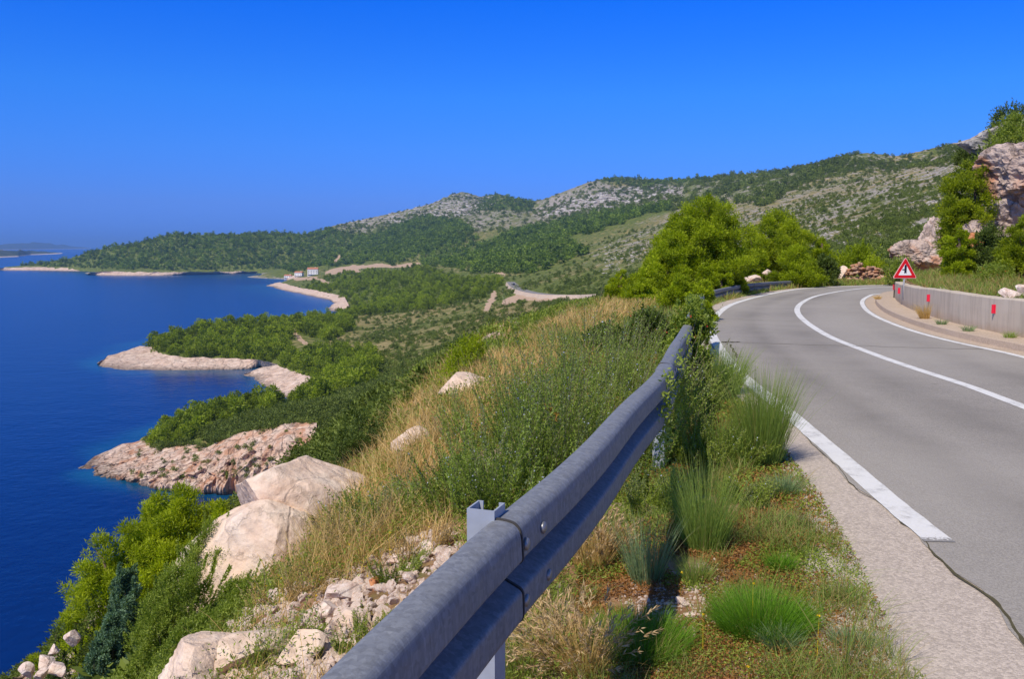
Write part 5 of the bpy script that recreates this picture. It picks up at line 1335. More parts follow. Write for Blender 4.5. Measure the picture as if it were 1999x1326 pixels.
for k_, (px, py, n, L_, lb) in enumerate([(640, 1085, 150, .42, 'brown twiggy dry plant in front of the boulders'), (715, 1035, 170, .46, 'brown twiggy dry plant at the right foot of the pointed boulder'), (575, 1165, 130, .34, 'brown twiggy dry plant at the upper edge of the rubble'), (655, 985, 120, .36, 'dry twigs covering the right flank of the largest boulder'), (775, 965, 150, .42, 'dry twiggy plant between the boulders and the rosemary'), (860, 880, 150, .42, 'dry twiggy plant among straw grass above the pointed boulder'), (800, 1090, 90, .30, 'thin dry plant growing in the rubble left of the guardrail post')]):
    x, y, z = gp(px, py); sprig_shrub('dry_plant', (x, y, z - .02), (.34, .34), L_, n, 34, lb, M['dry'], None, 600 + k_, (.018, .0042), 'dry twiggy plants on the bank', (.05, 0), 'wild plant', slope_sag(x, y), 1.8)
for k_, (px, py, n, L_, lb) in enumerate([(560, 1285, 90, .22, 'green weed between the slabs at the bottom left'), (690, 1235, 90, .20, 'green weed in the rubble beside the guardrail'), (455, 1165, 110, .26, 'green weed at the foot of the lower boulder block'), (760, 1130, 80, .22, 'green weed in the rubble near the orange stone')]):
    x, y, z = gp(px, py); sprig_shrub('weed', (x, y, z - .02), (.26, .26), L_, n, 40, lb, M['herb'], None, 640 + k_, (.020, .006), 'green weeds in the rubble', (.05, 0), 'wild plant', slope_sag(x, y), 1.8)
def bush_at(px, ytop, width, Y, label, mat, n, seed, leaf=(.05, .02), squash=(1, 1), cat='shrub', name='shrub', H=None, group=None, **kw):
    x, y, z = foot(px, Y); H = H or (P3(px, ytop, Y)[2] - z); R = width / 2 / pxm(Y)
    return leafy_bush(name, (x, y, z), max(H, .15), R, n, label, mat, leaf, kw.pop('prof', BUSH), seed, kw.pop('ncl', 60), kw.pop('cr', .26), squash, group, cat, sag=slope_sag(x, y) if Y < 50 else None, **kw)
bush_at(1268, 612, 110, 15.0, 'dark leaved shrub with red leaves behind the guardrail', M['maquis'], 16000, 41, (.05, .024), berries=(260, M['redleaf']))
bush_at(1356, 584, 60, 12.4, 'dark leafy shrub standing against the road side of the rail just before it ends', M['herb'], 11000, 422, (.045, .02), prof=[(.0, .8), (.4, 1.0), (.8, .9), (1.0, .5)], berries=(50, M['redleaf']))
bush_at(1343, 594, 84, 9.9, 'dark shrub with red sprays growing over the bend of the rail', M['herb'], 13000, 42, (.042, .018), prof=[(.0, .8), (.4, 1.0), (.8, .9), (1.0, .5)], berries=(120, M['redleaf']))
bush_at(1180, 640, 90, 15.5, 'dark green shrub rising from the dry grass', M['maquis'], 9000, 421, (.05, .022))
def leafy_at(px, py, spread, L, n, label, seed, per=70, leaf=(.024, .0075), mat='herb', fan=1.3):
    x, y, z = gp(px, py); return sprig_shrub('verge_plant', (x, y, z - .02), spread, L, n, per, label, M[mat], (.12, M['blueflower'], 2, .012), seed, leaf, 'leafy plants on the verge', (.05, 0), 'wild plant', slope_sag(x, y), fan)
leafy_at(1335, 800, (.34, .85), .62, 420, 'tall feathery green plant on the verge against the road side of the rail', 43)
leafy_at(1345, 900, (.38, .60), .40, 360, 'lower feathery plant with tiny pale flowers in front of the tall one', 44)
leafy_at(1405, 905, (.30, .55), .30, 240, 'low leafy plant between the feathery plants and the tall upright tuft', 441)
leafy_at(1300, 985, (.20, .40), .34, 160, 'leafy stems beside the shaded foot of the guardrail', 442)
leafy_at(1455, 985, (.22, .40), .20, 160, 'low leafy mat with pale flowers beside the shoulder', 443)
bush_at(1352, 662, 64, 10.5, 'brownish weedy bush where the rail meets the shoulder', M['herb'], 12000, 45, (.036, .012), squash=(1, 1.6), upright=.9, berries=(90, M['redleaf']))
leafy_at(1262, 990, (.22, .35), .40, 140, 'leafy herb in the shade under the guardrail', 46)
bush_at(206, 1122, 118, 9.6, 'blue green juniper climbing up the slope at the lower left', M['juniper'], 42000, 47, (.035, .014), squash=(.8, 1), upright=1.0, cr=.20, ncl=110)
bush_at(175, 1215, 104, 8.6, 'lower part of the blue green juniper stand at the lower left', M['juniper'], 30000, 471, (.035, .014), squash=(1, 1), upright=1.0, cr=.2, ncl=90)
bush_at(365, 1052, 190, 7.9, 'tall mixed green bush in front of the large olive pine', M['herb'], 70000, 48, (.024, .007), upright=.8, ncl=100, cr=.2)
bush_at(300, 1130, 190, 7.0, 'wide green bush at the lower left, right of the juniper', M['herb'], 70000, 49, (.022, .007), upright=.9, ncl=100, cr=.2)
bush_at(430, 1150, 130, 7.0, 'green bush in front of the lower block of the boulders', M['herb'], 40000, 50, (.022, .007), upright=.9, ncl=70)
bush_at(330, 1235, 160, 6.2, 'brownish green bush next to the flat slab at the bottom', M['herb'], 44000, 501, (.020, .006), upright=.9, ncl=70)
bush_at(130, 1196, 100, 14.5, 'dark round shrub in front of the sea at the lower left', M['maquis'], 16000, 51, (.05, .02))
bush_at(70, 1240, 90, 14, 'dark low shrub at the foot of the slope pine near the left edge', M['maquis'], 10000, 511, (.05, .02))
bush_at(680, 820, 120, 12.5, 'dark twiggy bush above the pointed boulder', M['maquis'], 16000, 52, (.04, .014))
bush_at(900, 668, 90, 15.5, 'bright green low bush on the brow of the bank', M['pine'], 6000, 53, (.05, .016))
bush_at(1608, 500, 44, 40, 'dark round shrub below the slender pine', M['maquis'], 9000, 54, (.10, .045))
bush_at(1672, 486, 92, 48.5, 'wide bright green low hedge like shrub beyond the bend', M['pine'], 16000, 55, (.13, .04))
bush_at(1925, 442, 74, 27.5, 'dark shrub at the foot of the crag', M['maquis'], 14000, 56, (.08, .035), H=None, berries=(90, M['redleaf']))
bush_at(1758, 505, 60, 40, 'olive shrub behind the top of the road sign', M['herb'], 5000, 57, (.10, .035))
bush_at(1935, 520, 70, 24, 'low dark weedy shrub with russet leaves on the bank', M['herb'], 6000, 58, (.06, .02), berries=(120, M['redleaf']))
for i, (px, py, Y, w, h, lb, mt) in enumerate([(1978, 240, 31.5, 70, 50, 'dark shrub crowning the crag at the right edge', 'maquis'), (1975, 262, 30.6, 70, 50, 'green shrub on the crag below the dark crown', 'herb'), (1925, 322, 31.5, 74, 52, 'dark shrub on the slope left of the crag top', 'maquis'), (1955, 300, 30.8, 60, 40, 'green shrub hanging between the grey rock and the pinkish block', 'herb'), (1900, 305, 33.5, 60, 40, 'dark shrub behind the top of the tall pine', 'maquis')]):
    c = at(px, py + h / 2, Y); R = w / 2 / pxm(Y)
    leafy_bush('shrub', c, h / pxm(Y) * 1.1, R, 7000, lb, M[mt], (.08, .03), BUSH, 160 + i, 40, .3, (1, 1), None, 'shrub')
c = gp(1075, 900); leafy_bush('dead_sprig', (c[0], c[1], at(1070, 905, 6.3)[2]), .16, .06, 160, 'small orange dried sprig in the big rosemary near the rail', M['orangeleaf'], (.04, .02), BUSH, 171, 8, .3, (1, 1), None, 'dried sprig', stems=3)

# ------------------------------------------------------------------ grass tufts one can count
def tus(px, py, n, Lpx, rpx, label, mat, **kw):
    x, y, z = gp(px, py); m = pxm(y)
    return tussock(kw.pop('name', 'grass_tuft'), (x, y, z), n, Lpx / m, rpx / m, label, mat, group=kw.pop('group', 'grass tufts on the verge'), **kw)
tus(1487, 905, 2400, 205, 34, 'tall upright green grass tuft touching the white line', M['grass'], lean=.26, W=.0032, droop=.35, seed=61, seg=5, dead=.06)
tus(1375, 1068, 1100, 200, 36, 'large green grass tuft in the middle of the verge', M['grass'], lean=.40, W=.0028, droop=.5, seed=62, seg=5, dead=.08)
tus(1262, 1130, 520, 150, 30, 'blue green grass tuft just right of the guardrail', M['fescue'], lean=.34, W=.0028, droop=.5, seed=63, dead=.12)
tus(1408, 770, 1400, 110, 34, 'soft green grass tuft between the leafy bush and the shoulder', M['grass'], lean=.4, W=.005, droop=.5, seed=64)
tus(1430, 900, 900, 120, 40, 'green grass tuft at the left foot of the tall upright one', M['grass'], lean=.45, W=.004, droop=.5, seed=641)
tus(1488, 1225, 5200, 84, 82, 'round bright green grass cushion near the bottom of the verge', M['brightgrass'], lean=.75, W=.0026, droop=.7, seed=65, dead=.04)
tus(1245, 1255, 4200, 78, 92, 'wide fresh green grass patch at the bottom left of the verge', M['brightgrass'], lean=.6, W=.0028, droop=.6, seed=66, dead=.15)
tus(1530, 965, 700, 56, 22, 'small blue green fescue tuft at the edge of the shoulder', M['fescue'], lean=.8, W=.003, droop=.6, seed=67)
tus(1545, 1025, 620, 40, 24, 'low grey green fescue tuft below the first one at the shoulder', M['fescue'], lean=1.0, W=.003, droop=.7, seed=68)
tus(1523, 1112, 600, 52, 18, 'small bright green tuft on russet ground', M['brightgrass'], lean=.7, W=.003, droop=.5, seed=69)
tus(1525, 1260, 700, 62, 22, 'grey green fescue tuft right below the round cushion', M['fescue'], lean=.9, W=.0028, droop=.6, seed=70)
tus(1360, 1130, 500, 70, 26, 'thin green tuft in front of the large one', M['grass'], lean=.6, W=.003, droop=.5, seed=71, dead=.2)
tus(1648, 1170, 500, 46, 26, 'small leafy green tuft hanging over the shoulder', M['grass'], lean=.9, W=.004, droop=.7, seed=72)
tus(1660, 1255, 500, 50, 28, 'dark green tuft at the shoulder near the bottom', M['fescue'], lean=.9, W=.004, droop=.7, seed=73)
tus(1140, 1310, 420, 170, 30, 'arching dry grass tuft with seed heads under the guardrail at the bottom', M['dry'], lean=.75, W=.003, droop=.9, seed=74, bias=(-.15, 0), heads=(120, M['seed'], .10))
tus(1075, 1290, 380, 150, 26, 'dry seeding grass tuft against the lower edge of the guardrail', M['dry'], lean=.75, W=.003, droop=.9, seed=75, bias=(-.2, 0), heads=(100, M['seed'], .10))
tus(1155, 1105, 420, 110, 34, 'short dry grass tuft with seed heads below the rail, left of the blue green tuft', M['dry'], lean=.5, W=.003, droop=.5, seed=76, heads=(160, M['seed'], .06))
tus(1010, 1320, 700, 110, 50, 'green and straw coloured tuft at the foot of the guardrail post', M['grass'], lean=.6, W=.003, droop=.6, seed=77, dead=.35)
tus(530, 1285, 260, 90, 16, 'grey green tuft growing in the rubble', M['fescue'], lean=.6, W=.003, droop=.5, seed=78, dead=.3)
tus(1640, 1310, 60, 210, 20, 'few tall thin grass stalks at the bottom beside the shoulder', M['grass'], lean=.5, W=.003, droop=.4, seed=79, dead=.5)
# pale tufts on the kerb by the wall
c = PZ(1805, 621, .15); tussock('grass_tuft', tuple(c), 260, .42, .10, 'pale dry grass tuft on the kerb against the wall', M['dry'], .5, .007, .6, 80, 4, 'tufts along the wall', (-.25, 0))
for i, (px, py, lb, mt) in enumerate([(1713, 583, 'small pale tuft at the far end of the kerb', 'dry'), (1838, 632, 'tiny whitish plant on the kerb near the middle reflector', 'fescue'), (1890, 645, 'whitish flat plant on the kerb farther right', 'fescue'), (1972, 658, 'small green weed at the wall foot near the right edge', 'grass')]):
    c = PZ(px, py, .15); tussock('grass_tuft', tuple(c), 160, .16, .09, lb, M[mt], .9, .007, .6, 180 + i, 3, 'tufts along the wall')
# ivy strand over the rail
def creeper():
    r = np.random.default_rng(8); pts = []
    for px0, n, top in ((1275, 300, .95), (1262, 160, .87), (1300, 200, .97), (1322, 260, .97)):
        i = int(np.argmin(np.abs(_Lr - rail_at(px0)))); c = RAIL_NEAR[i]; nl = -normals_left(RAIL_NEAR)[i]
        t = r.uniform(0, 1, n); a = r.normal(size=n) * .10 + .12 * np.sin(t * 7)
        pts.append(np.stack([c[0] + nl[0] * (.10 + .02 * r.normal(size=n)) + a * nl[1] * -1, c[1] + nl[1] * .09 + a * nl[0], top - t * .52 + .02 * r.normal(size=n)], 1))
    p = np.vstack(pts); v, q = leaf_quads(p, r.normal(size=p.shape) + np.array([0, 0, .3]), .035, .016, r)
    o = mesh_obj('creeper', v, q, M['herb'], None, False, {'tint': rep(r.uniform(.3, 1, len(p)), 4)})
    tag(o, 'thin leafy creeper hanging over the guardrail at its bend', 'creeper')
creeper()

# ------------------------------------------------------------------ grass and mats nobody could count
DRYZONE = [(1010, 700), (1060, 640), (1180, 592), (1260, 578), (1340, 575), (1330, 600), (1290, 612), (1240, 640), (1150, 690), (1060, 720), (1000, 790), (930, 850), (880, 900), (800, 1000), (730, 1080), (640, 1110), (560, 1190), (520, 1160), (600, 1060), (650, 900), (640, 860), (700, 800), (760, 790), (880, 700), (960, 690)]
def scatter_ground(n, emin, emax, ymin, ymax, r, pw=1.6):
    """points over the bank left of the road: offsets from the line, denser close to the viewer"""
    u = r.uniform(0, 1, n); Y = ymin * (ymax / ymin) ** (u ** .9); e = r.uniform(emin, emax, n)
    nl0 = normals_left(OUT[:400]); yc = np.maximum.accumulate(OUT[:400, 1]); ip = lambda q: np.interp(Y, yc, q)
    X = ip(OUT[:400, 0]) + ip(nl0[:, 0]) * e; Yy = Y + ip(nl0[:, 1]) * e
    return X, Yy, e
r = np.random.default_rng(91)
X, Y, e = scatter_ground(200000, 2.2, 7.0, 3.5, 34, r)
k_ = Y > 1.2; X, Y, e = X[k_], Y[k_], e[k_]
Z = near_z(X, Y); px, py = proj(X, Y, Z + .12)
inz = in_poly(px + 20 * noise(X * 3, Y * 3, seed=5), py + 10 * noise(X * 3, Y * 3, seed=6), DRYZONE)
nn = fbm(X * 1.1, Y * 1.1, octv=3, seed=71)
keep = np.where(inz, nn > -.42, (nn > .08) & (px > 400)) & (Y > 2.8)
keep &= r.uniform(0, 1, len(X)) < np.where(inz, np.interp(px, [600, 800, 1000, 1150], [.26, .40, .62, .8]), .22)
X, Y, Z, inz2 = X[keep], Y[keep], Z[keep], inz[keep]; n = len(X); print('dry blades', n)
L = r.uniform(.16, .46, n) * np.where(inz2, 1.0, .7) * (1 + .25 * fbm(X * .8, Y * .8, octv=2, seed=3)); lean = .55 * r.normal(size=(n, 3)) * np.array([1, 1, 0]) + np.array([.18, .05, 0])
v, q = blades(np.stack([X, Y, Z - .02], 1), lean, L, np.clip(.0009 * Y, .0035, .02) * r.uniform(.7, 1.3, n), r, 3, .6)
tag(mesh_obj('dry_grass', v, q, M['dry'], None, False, {'tint': rep(np.clip(.45 + .25 * r.normal(size=n) + .2 * fbm(X * 2, Y * 2, octv=2, seed=8), 0, 1), 8)}), kind='stuff', label='straw coloured dry grass on the bank behind the guardrail')
# green growth all over the bank
X, Y, e = scatter_ground(90000, 2.2, 9.0, 3.2, 30, r); Z = near_z(X, Y); px, py = proj(X, Y, Z + .1)
nn = fbm(X * 1.5 + 9, Y * 1.5, octv=3, seed=73); rub = in_poly(px, py, [(400, 1230), (640, 1120), (760, 1060), (900, 1040), (880, 1130), (760, 1250), (640, 1340), (330, 1340)])
keep = (nn > np.where(rub, -.10, -.12)) & (Y > 2.4) & (r.uniform(0, 1, len(X)) < np.where(rub, .65, .85)); X, Y, Z = X[keep], Y[keep], Z[keep]; n = len(X); print('bank herbs', n)
m = 5; P = np.repeat(np.stack([X, Y, Z], 1), m, 0); hh = np.repeat(r.uniform(.05, .26, n), m); P = P + np.stack([.03 * r.normal(size=n * m), .03 * r.normal(size=n * m), r.uniform(0, 1, n * m) * hh], 1)
v, q = leaf_quads(P, r.normal(size=P.shape) + np.array([0, 0, .8]), np.clip(.005 * P[:, 1], .026, .09) * r.uniform(.6, 1.3, n * m), np.clip(.0016 * P[:, 1], .008, .03), r)
tag(mesh_obj('bank_undergrowth', v, q, M['herb'], None, False, {'tint': rep(np.clip(.4 + .25 * np.repeat(r.normal(size=n), m) + .15 * r.normal(size=n * m), 0, 1), 4)}), kind='stuff', label='low green undergrowth on the bank behind the guardrail')
# verge between shoulder and rail
def verge_pts(n, ymin, ymax, r, e0=.0, e1=2.2):
    u = r.uniform(0, 1, n); Y = ymin * (ymax / ymin) ** (u ** .85); nl0 = normals_left(OUT[:400]); yc = np.maximum.accumulate(OUT[:400, 1]); ip = lambda q: np.interp(Y, yc, q)
    w = np.interp(Y, [-12, 2, 4, 6.4, 8, 14, 19, 25, 45], [.85, .82, .76, .52, .48, .42, .40, .55, .5]) - .04 + e0
    e = w + (e1 - w) * r.uniform(0, 1, n)
    return ip(OUT[:400, 0]) + ip(nl0[:, 0]) * e, Y + ip(nl0[:, 1]) * e, e - w
X, Y, d = verge_pts(90000, 2.2, 30, r); Z = near_z(X, Y); nn = fbm(X * 2.3, Y * 2.3, octv=3, seed=75)
rus_ = .30 * np.exp(-((d - .35) / .28) ** 2) * sstep(3.2, 4.2, Y) * (1 - sstep(7.5, 10, Y)); keep = (nn > .16 + rus_) & (Y > 1.5); X, Y, Z, nn = X[keep], Y[keep], Z[keep], nn[keep]; n = len(X); print('verge grass', n)
v, q = blades(np.stack([X, Y, Z - .01], 1), .6 * r.normal(size=(n, 3)) * np.array([1, 1, 0]), r.uniform(.035, .125, n) * (1 + 1.4 * np.clip(nn, 0, 1)) * (1 + .02 * Y), np.clip(.0008 * Y, .0026, .016) * r.uniform(.7, 1.3, n), r, 3, .6)
tint = np.clip(.40 + .2 * r.normal(size=n), 0, .8); tint = np.where(r.uniform(0, 1, n) < .34, 1.0, tint)
tag(mesh_obj('verge_grass', v, q, M['grass'], None, False, {'tint': rep(tint, 8)}), kind='stuff', label='short mixed grass on the verge between guardrail and shoulder')
for nm, mt, sd, thr, lb, hi, cnt in (('russet_ground_cover', 'redmat', 77, -.16, 'russet low ground cover on the verge', .035, 230000), ('green_ground_cover', 'herb', 79, -.04, 'flat green ground cover on the verge', .05, 190000)):
    X, Y, d = verge_pts(cnt, 2.2, 18, r, -.05); Z = near_z(X, Y); nn = fbm(X * 1.8 + sd, Y * 1.8, octv=4, seed=sd) + (.22 * np.exp(-d / .18) if nm[0] == 'g' else .30 * np.exp(-((d - .35) / .3) ** 2))
    keep = (nn > thr) & (Y > 1.5); X, Y, Z = X[keep], Y[keep], Z[keep]; n = len(X); print(nm, n)
    P = np.stack([X, Y, Z + r.uniform(0, 1, n) ** 2 * hi], 1)
    v, q = leaf_quads(P, r.normal(size=P.shape) * np.array([1, 1, .5]) + np.array([0, 0, .25]), np.clip(.0042 * Y, .014, .06) * r.uniform(.6, 1.4, n), np.clip(.0017 * Y, .006, .03), r)
    tag(mesh_obj(nm, v, q, M[mt], None, False, {'tint': rep(np.clip(.45 + .24 * r.normal(size=n), 0, 1), 4)}), kind='stuff', label=lb)
# outer verge round the bend and the bank behind the wall
i = r.integers(60, len(OUT) - 60, 52000); e = .5 + 4.5 * r.uniform(0, 1, len(i)) ** 1.2; nl = normals_left(OUT)[i]; X = OUT[i, 0] + nl[:, 0] * e; Y = OUT[i, 1] + nl[:, 1] * e
keep = (Y > 18) & (Y < 58); X, Y = X[keep], Y[keep]
j = r.integers(0, len(WALL), 120000); e = -.35 - 9 * r.uniform(0, 1, len(j)) ** 1.3; nl = normals_left(WALL)[j]; X2 = WALL[j, 0] + nl[:, 0] * e; Y2 = WALL[j, 1] + nl[:, 1] * e
o_, _ = signed_off(INN, X2, Y2); keep = (Y2 > 11) & (Y2 < 37) & (X2 > 9.2) & (o_ < -1.25); X = np.concatenate([X, X2[keep]]); Y = np.concatenate([Y, Y2[keep]])
X3 = r.uniform(8, 34, 26000); Y3 = r.uniform(41, 58, 26000); o3, _ = signed_off(OUT, X3, Y3); k3 = o3 > .5; X = np.concatenate([X, X3[k3]]); Y = np.concatenate([Y, Y3[k3]])
Z = near_z(X, Y); n = len(X); nn = fbm(X * .7, Y * .7, octv=3, seed=85); print('far verge', n)
v, q = blades(np.stack([X, Y, Z - .02], 1), .6 * r.normal(size=(n, 3)) * np.array([1, 1, 0]), r.uniform(.10, .34, n) * (1 + .5 * nn), np.clip(.0009 * Y, .012, .04) * r.uniform(.7, 1.3, n), r, 2, .6)
tint = np.clip(.42 + .2 * r.normal(size=n) + .2 * nn, 0, .8); tint = np.where(r.uniform(0, 1, n) < .34 + .5 * nn, 1.0, tint)
tag(mesh_obj('bank_grass', v, q, M['grass'], None, False, {'tint': rep(tint, 6)}), kind='stuff', label='patchy green and straw grass along the bend and behind the wall')
# rubble
r = np.random.default_rng(93)
protos = []
for k in range(6):
    v, f = rock_mesh(r, 2, 8, (.45, .9), .06, (1, .8, .6), k, 0); protos.append((v, f, 0.5))
pts, sc_ = [], []
for poly, n, s0, s1 in (([(400, 1230), (470, 1195), (640, 1130), (700, 1160), (700, 1230), (600, 1300), (560, 1345), (300, 1345)], 900, .012, .075), ([(640, 1150), (760, 1060), (900, 1020), (900, 1100), (760, 1230), (650, 1330), (560, 1345)], 900, .008, .06), ([(30, 1326), (60, 1275), (120, 1255), (150, 1300), (120, 1345)], 160, .05, .12), ([(1280, 1130), (1400, 1090), (1420, 1200), (1330, 1250), (1270, 1200)], 900, .005, .018), ([(1450, 1320), (1480, 1060), (1580, 1010), (1700, 1320)], 500, .004, .012), ([(1200, 1180), (1260, 1090), (1300, 1300), (1190, 1320)], 500, .005, .016)):
    pa = np.array(poly, float); a = r.uniform(pa[:, 0].min(), pa[:, 0].max(), n * 3); b = r.uniform(pa[:, 1].min(), pa[:, 1].max(), n * 3); ok = in_poly(a, b, poly); h = nhit(a[ok][:n], b[ok][:n]); pts.append(h); sc_.append(s0 + (s1 - s0) * r.uniform(0, 1, len(h)) ** 2.2)
pts = np.vstack(pts); sc_ = np.concatenate(sc_); k_ = pts[:, 1] < 40; pts, sc_ = pts[k_], sc_[k_]; pts[:, 2] += sc_ * .25
s3 = sc_[:, None] * r.uniform(.7, 1.3, (len(sc_), 3))
tag(scatter('rubble', protos, pts, s3, r.uniform(0, 6.28, (len(pts), 3)) * np.array([.15, .15, 1]), M['stone']), kind='stuff', label='broken limestone rubble on the bank and bare verge')
# yellow flowers dotted about
fl = []
for px, py, n in ((680, 1090, 14), (560, 1200, 10), (1180, 1054, 3), (1415, 1216, 4), (630, 1165, 8), (780, 1100, 6), (1560, 1300, 5), (1330, 1290, 4), (700, 1150, 6)):
    n = max(2, n // 2); x, y, z = gp(px, py); fl.append(np.stack([x + .18 * r.normal(size=n), y + .18 * r.normal(size=n), z + r.uniform(.10, .24, n)], 1))
fl = np.vstack(fl); P = np.repeat(fl, 9, 0); v, q = leaf_quads(P, r.normal(size=P.shape) * np.array([1, 1, .4]) + np.array([0, 0, .2]), .010, .007, r)
vs, qs = blades(np.stack([fl[:, 0], fl[:, 1], fl[:, 2] - .22], 1), .02 * r.normal(size=(len(fl), 3)), .23, .003, r, 2, .1)
o = mesh_obj('wild_flowers', np.vstack([v, vs]), np.vstack([q, qs + len(v)]), M['yellowflower'], None, False, {'tint': np.full(len(v) + len(vs), .7)}); tag(o, 'small yellow wild flowers dotted over the bank and verge', kind='stuff')
# ------------------------------------------------------------------ woods and scrub on the far land
M['farpine'] = leafmat('far_pine_needles', (0.105, 0.150, 0.010), (0.350, 0.430, 0.026), .4, per_copy=.9)
M['woodpine'] = leafmat('wood_pine_needles', (0.085, 0.140, 0.017), (0.250, 0.345, 0.040), .35, per_copy=.95)
M['scrubleaf'] = leafmat('scrub_leaves', (0.075, 0.108, 0.015), (0.245, 0.305, 0.056), .25, per_copy=.7)
def proto(r, kind, n_clump=18, per=26, leaf=(.16, .075)):
    prof, R, cr = {'pine': (LOWPINE, .46, .30), 'shrub': ([(.0, .85), (.3, 1.0), (.6, .9), (.85, .55), (1.0, .2)], .75, .34)}[kind]
    c = envelope(r, n_clump, 1.0, R, prof, 0, .35, int(r.integers(99)), .5); rad = R * cr * r.uniform(.7, 1.4, len(c)); n = n_clump * per
    p, d, k = clump_cloud(r, c, rad, n, .8, .35); p[:, 2] = np.maximum(p[:, 2], -.05)
    v, q = leaf_quads(p, d + np.array([0, 0, .4]) + .5 * r.normal(size=d.shape), leaf[0] * r.uniform(.6, 1.3, n), leaf[1] * r.uniform(.7, 1.3, n), r, d + .7 * unit(p - np.array([0, 0, .35])) + np.array([0, 0, .35]))
    return v, q, rep(np.clip(.45 + .16 * r.normal(size=len(c))[k] + .14 * r.normal(size=n) + .12 * d[:, 2], 0, 1), 4)
r = np.random.default_rng(301)
PINES = [proto(r, 'pine', 24, 30, (.15, .055)) for _ in range(6)]
SPINES = [proto(r, 'pine', 12, 12, (.24, .13)) for _ in range(5)]
SHRUBS = [proto(r, 'shrub', 12, 18, (.28, .13)) for _ in range(6)]
def proto_mesh(name, P, mat):
    v, q, t = P; o = mesh_obj(name, v, q, mat, None, False, {'tint': t}); me = o.data; bpy.data.objects.remove(o); return me
def sample_poly(poly, n, r, ymin=100, spacing=None, ok=None):
    pa = np.array(poly, float); a = r.uniform(pa[:, 0].min(), pa[:, 0].max(), n * 4); b = r.uniform(pa[:, 1].min(), pa[:, 1].max(), n * 4)
    k = in_poly(a + 13 * fbm(a / 45, b / 28, octv=3, seed=501), b + 9 * fbm(a / 45, b / 28, octv=3, seed=505), poly); a, b = a[k][:n], b[k][:n]; h = hit(a, b, ymin); g = ~np.isnan(h[:, 0]); h = h[g]
    h = h[h[:, 2] > SEA + 1.2]
    if ok is not None: h = h[ok(h)]
    if spacing:
        cell = {}; out = []
        for i, (x, y, z) in enumerate(h):
            c = (int(x // spacing), int(y // spacing)); bad = False
            for dx in (-1, 0, 1):
                for dy in (-1, 0, 1):
                    for (u, w) in cell.get((c[0] + dx, c[1] + dy), ()):
                        if (u - x) ** 2 + (w - y) ** 2 < spacing ** 2: bad = True
            if not bad: cell.setdefault(c, []).append((x, y)); out.append(i)
        h = h[out]
    return h
def place_individuals(meshes, name, P, H, label, cat, group, r):
    for (x, y, z), hh in zip(P, H):
        o = bpy.data.objects.new(name, meshes[int(r.integers(len(meshes)))]); COL.objects.link(o); o.location = (x, y, z - .1 * hh); o.rotation_euler = (0, 0, r.uniform(0, 6.28)); s = r.uniform(.85, 1.25); o.scale = (hh * s, hh * s, hh)
        tag(o, label, cat, group)
def place_stuff(name, protos, P, H, mat, label, r, wide=1.0):
    n = len(P); s = H[:, None] * np.stack([wide * r.uniform(.85, 1.3, n), wide * r.uniform(.85, 1.3, n), r.uniform(.85, 1.15, n)], 1); Q = P.copy(); Q[:, 2] -= .08 * H
    rot = np.zeros((n, 3)); rot[:, 2] = r.uniform(0, 6.28, n)
    return tag(scatter(name, protos, Q, s, rot, mat), label, kind='stuff')
PM = [proto_mesh('pine_tree', p, M['farpine']) for p in PINES]; SM = [proto_mesh('shrub', p, M['scrubleaf']) for p in SHRUBS]
def not_soil(h):
    px, py = proj(h[:, 0], h[:, 1], h[:, 2]); d = np.full(len(h), 99.)
    for ln, w in SOIL_LINES: d = np.minimum(d, dist_line(px, py, ln) - w)
    return d > 1.5
def clumpy(th, sc, seed): return lambda h: (fbm(h[:, 0] / sc, h[:, 1] / sc, octv=3, seed=seed) + .35 * r.normal(size=len(h)) > th) & not_soil(h)
rest_P, rest_H = [], []
for zone, n, sp, h0, h1, cap, lb, gr in (
        ('first', 2600, 3.0, 2.6, 6.4, 95, 'bright green pine of the wood on the nearest rocky point', 'pines on the nearest rocky point'),
        ('second', 3200, 4.2, 3.2, 8.0, 125, 'bright green pine of the wood on the second rocky point', 'pines on the second rocky point'),
        ('cove', 1200, 3.8, 3.0, 7.2, 75, 'bright green pine of the wood behind the small cove', 'pines behind the small cove')):
    P = sample_poly(FOREST[zone], n, r, 100, sp, clumpy(-.42, 16, 440)); H = r.uniform(h0, h1, len(P)) ; o_ = np.argsort(-H / P[:, 1]); P, H = P[o_], H[o_]; print(zone, len(P))
    place_individuals(PM, 'pine_tree', P[:cap], H[:cap], lb, 'tree', gr, r); rest_P.append(P[cap:]); rest_H.append(H[cap:])
P = sample_poly(FOREST['plain'], 5000, r, 300, 5.4, clumpy(.02, 40, 420)); rest_P.append(P); rest_H.append(r.uniform(3.0, 7.5, len(P))); print('plain', len(P))
place_stuff('pine_wood', PINES, np.vstack(rest_P), np.concatenate(rest_H), M['farpine'], 'bright pine wood over the points and the coastal plain', r)
WP = [sample_poly(FOREST[z], n, r, 500, sp, lambda h: not_soil(h) & ((h[:, 2] > SEA + 8) | (h[:, 0] > -350))) for z, n, sp in (('headland', 9000, 7.5), ('band', 4200, 6.5), ('knoll', 3500, 7))]
WP.append(sample_poly([(700, 480), (900, 450), (1000, 500), (1100, 470), (1150, 500), (1000, 540), (830, 515), (720, 510)], 1800, r, 500, 8)); WP.append(sample_poly([(1150, 348), (1240, 340), (1420, 340), (1320, 362), (1230, 368)], 700, r, 800, 9)); WP.append(sample_poly([(960, 376), (1050, 388), (1040, 410), (930, 415)], 500, r, 900, 9))
WP = np.vstack(WP); print('wood', len(WP)); place_stuff('dark_pine_wood', SPINES, WP, r.uniform(3.6, 10.5, len(WP)), M['woodpine'], 'dark pine wood on the headland and the far hills', r, 1.25)
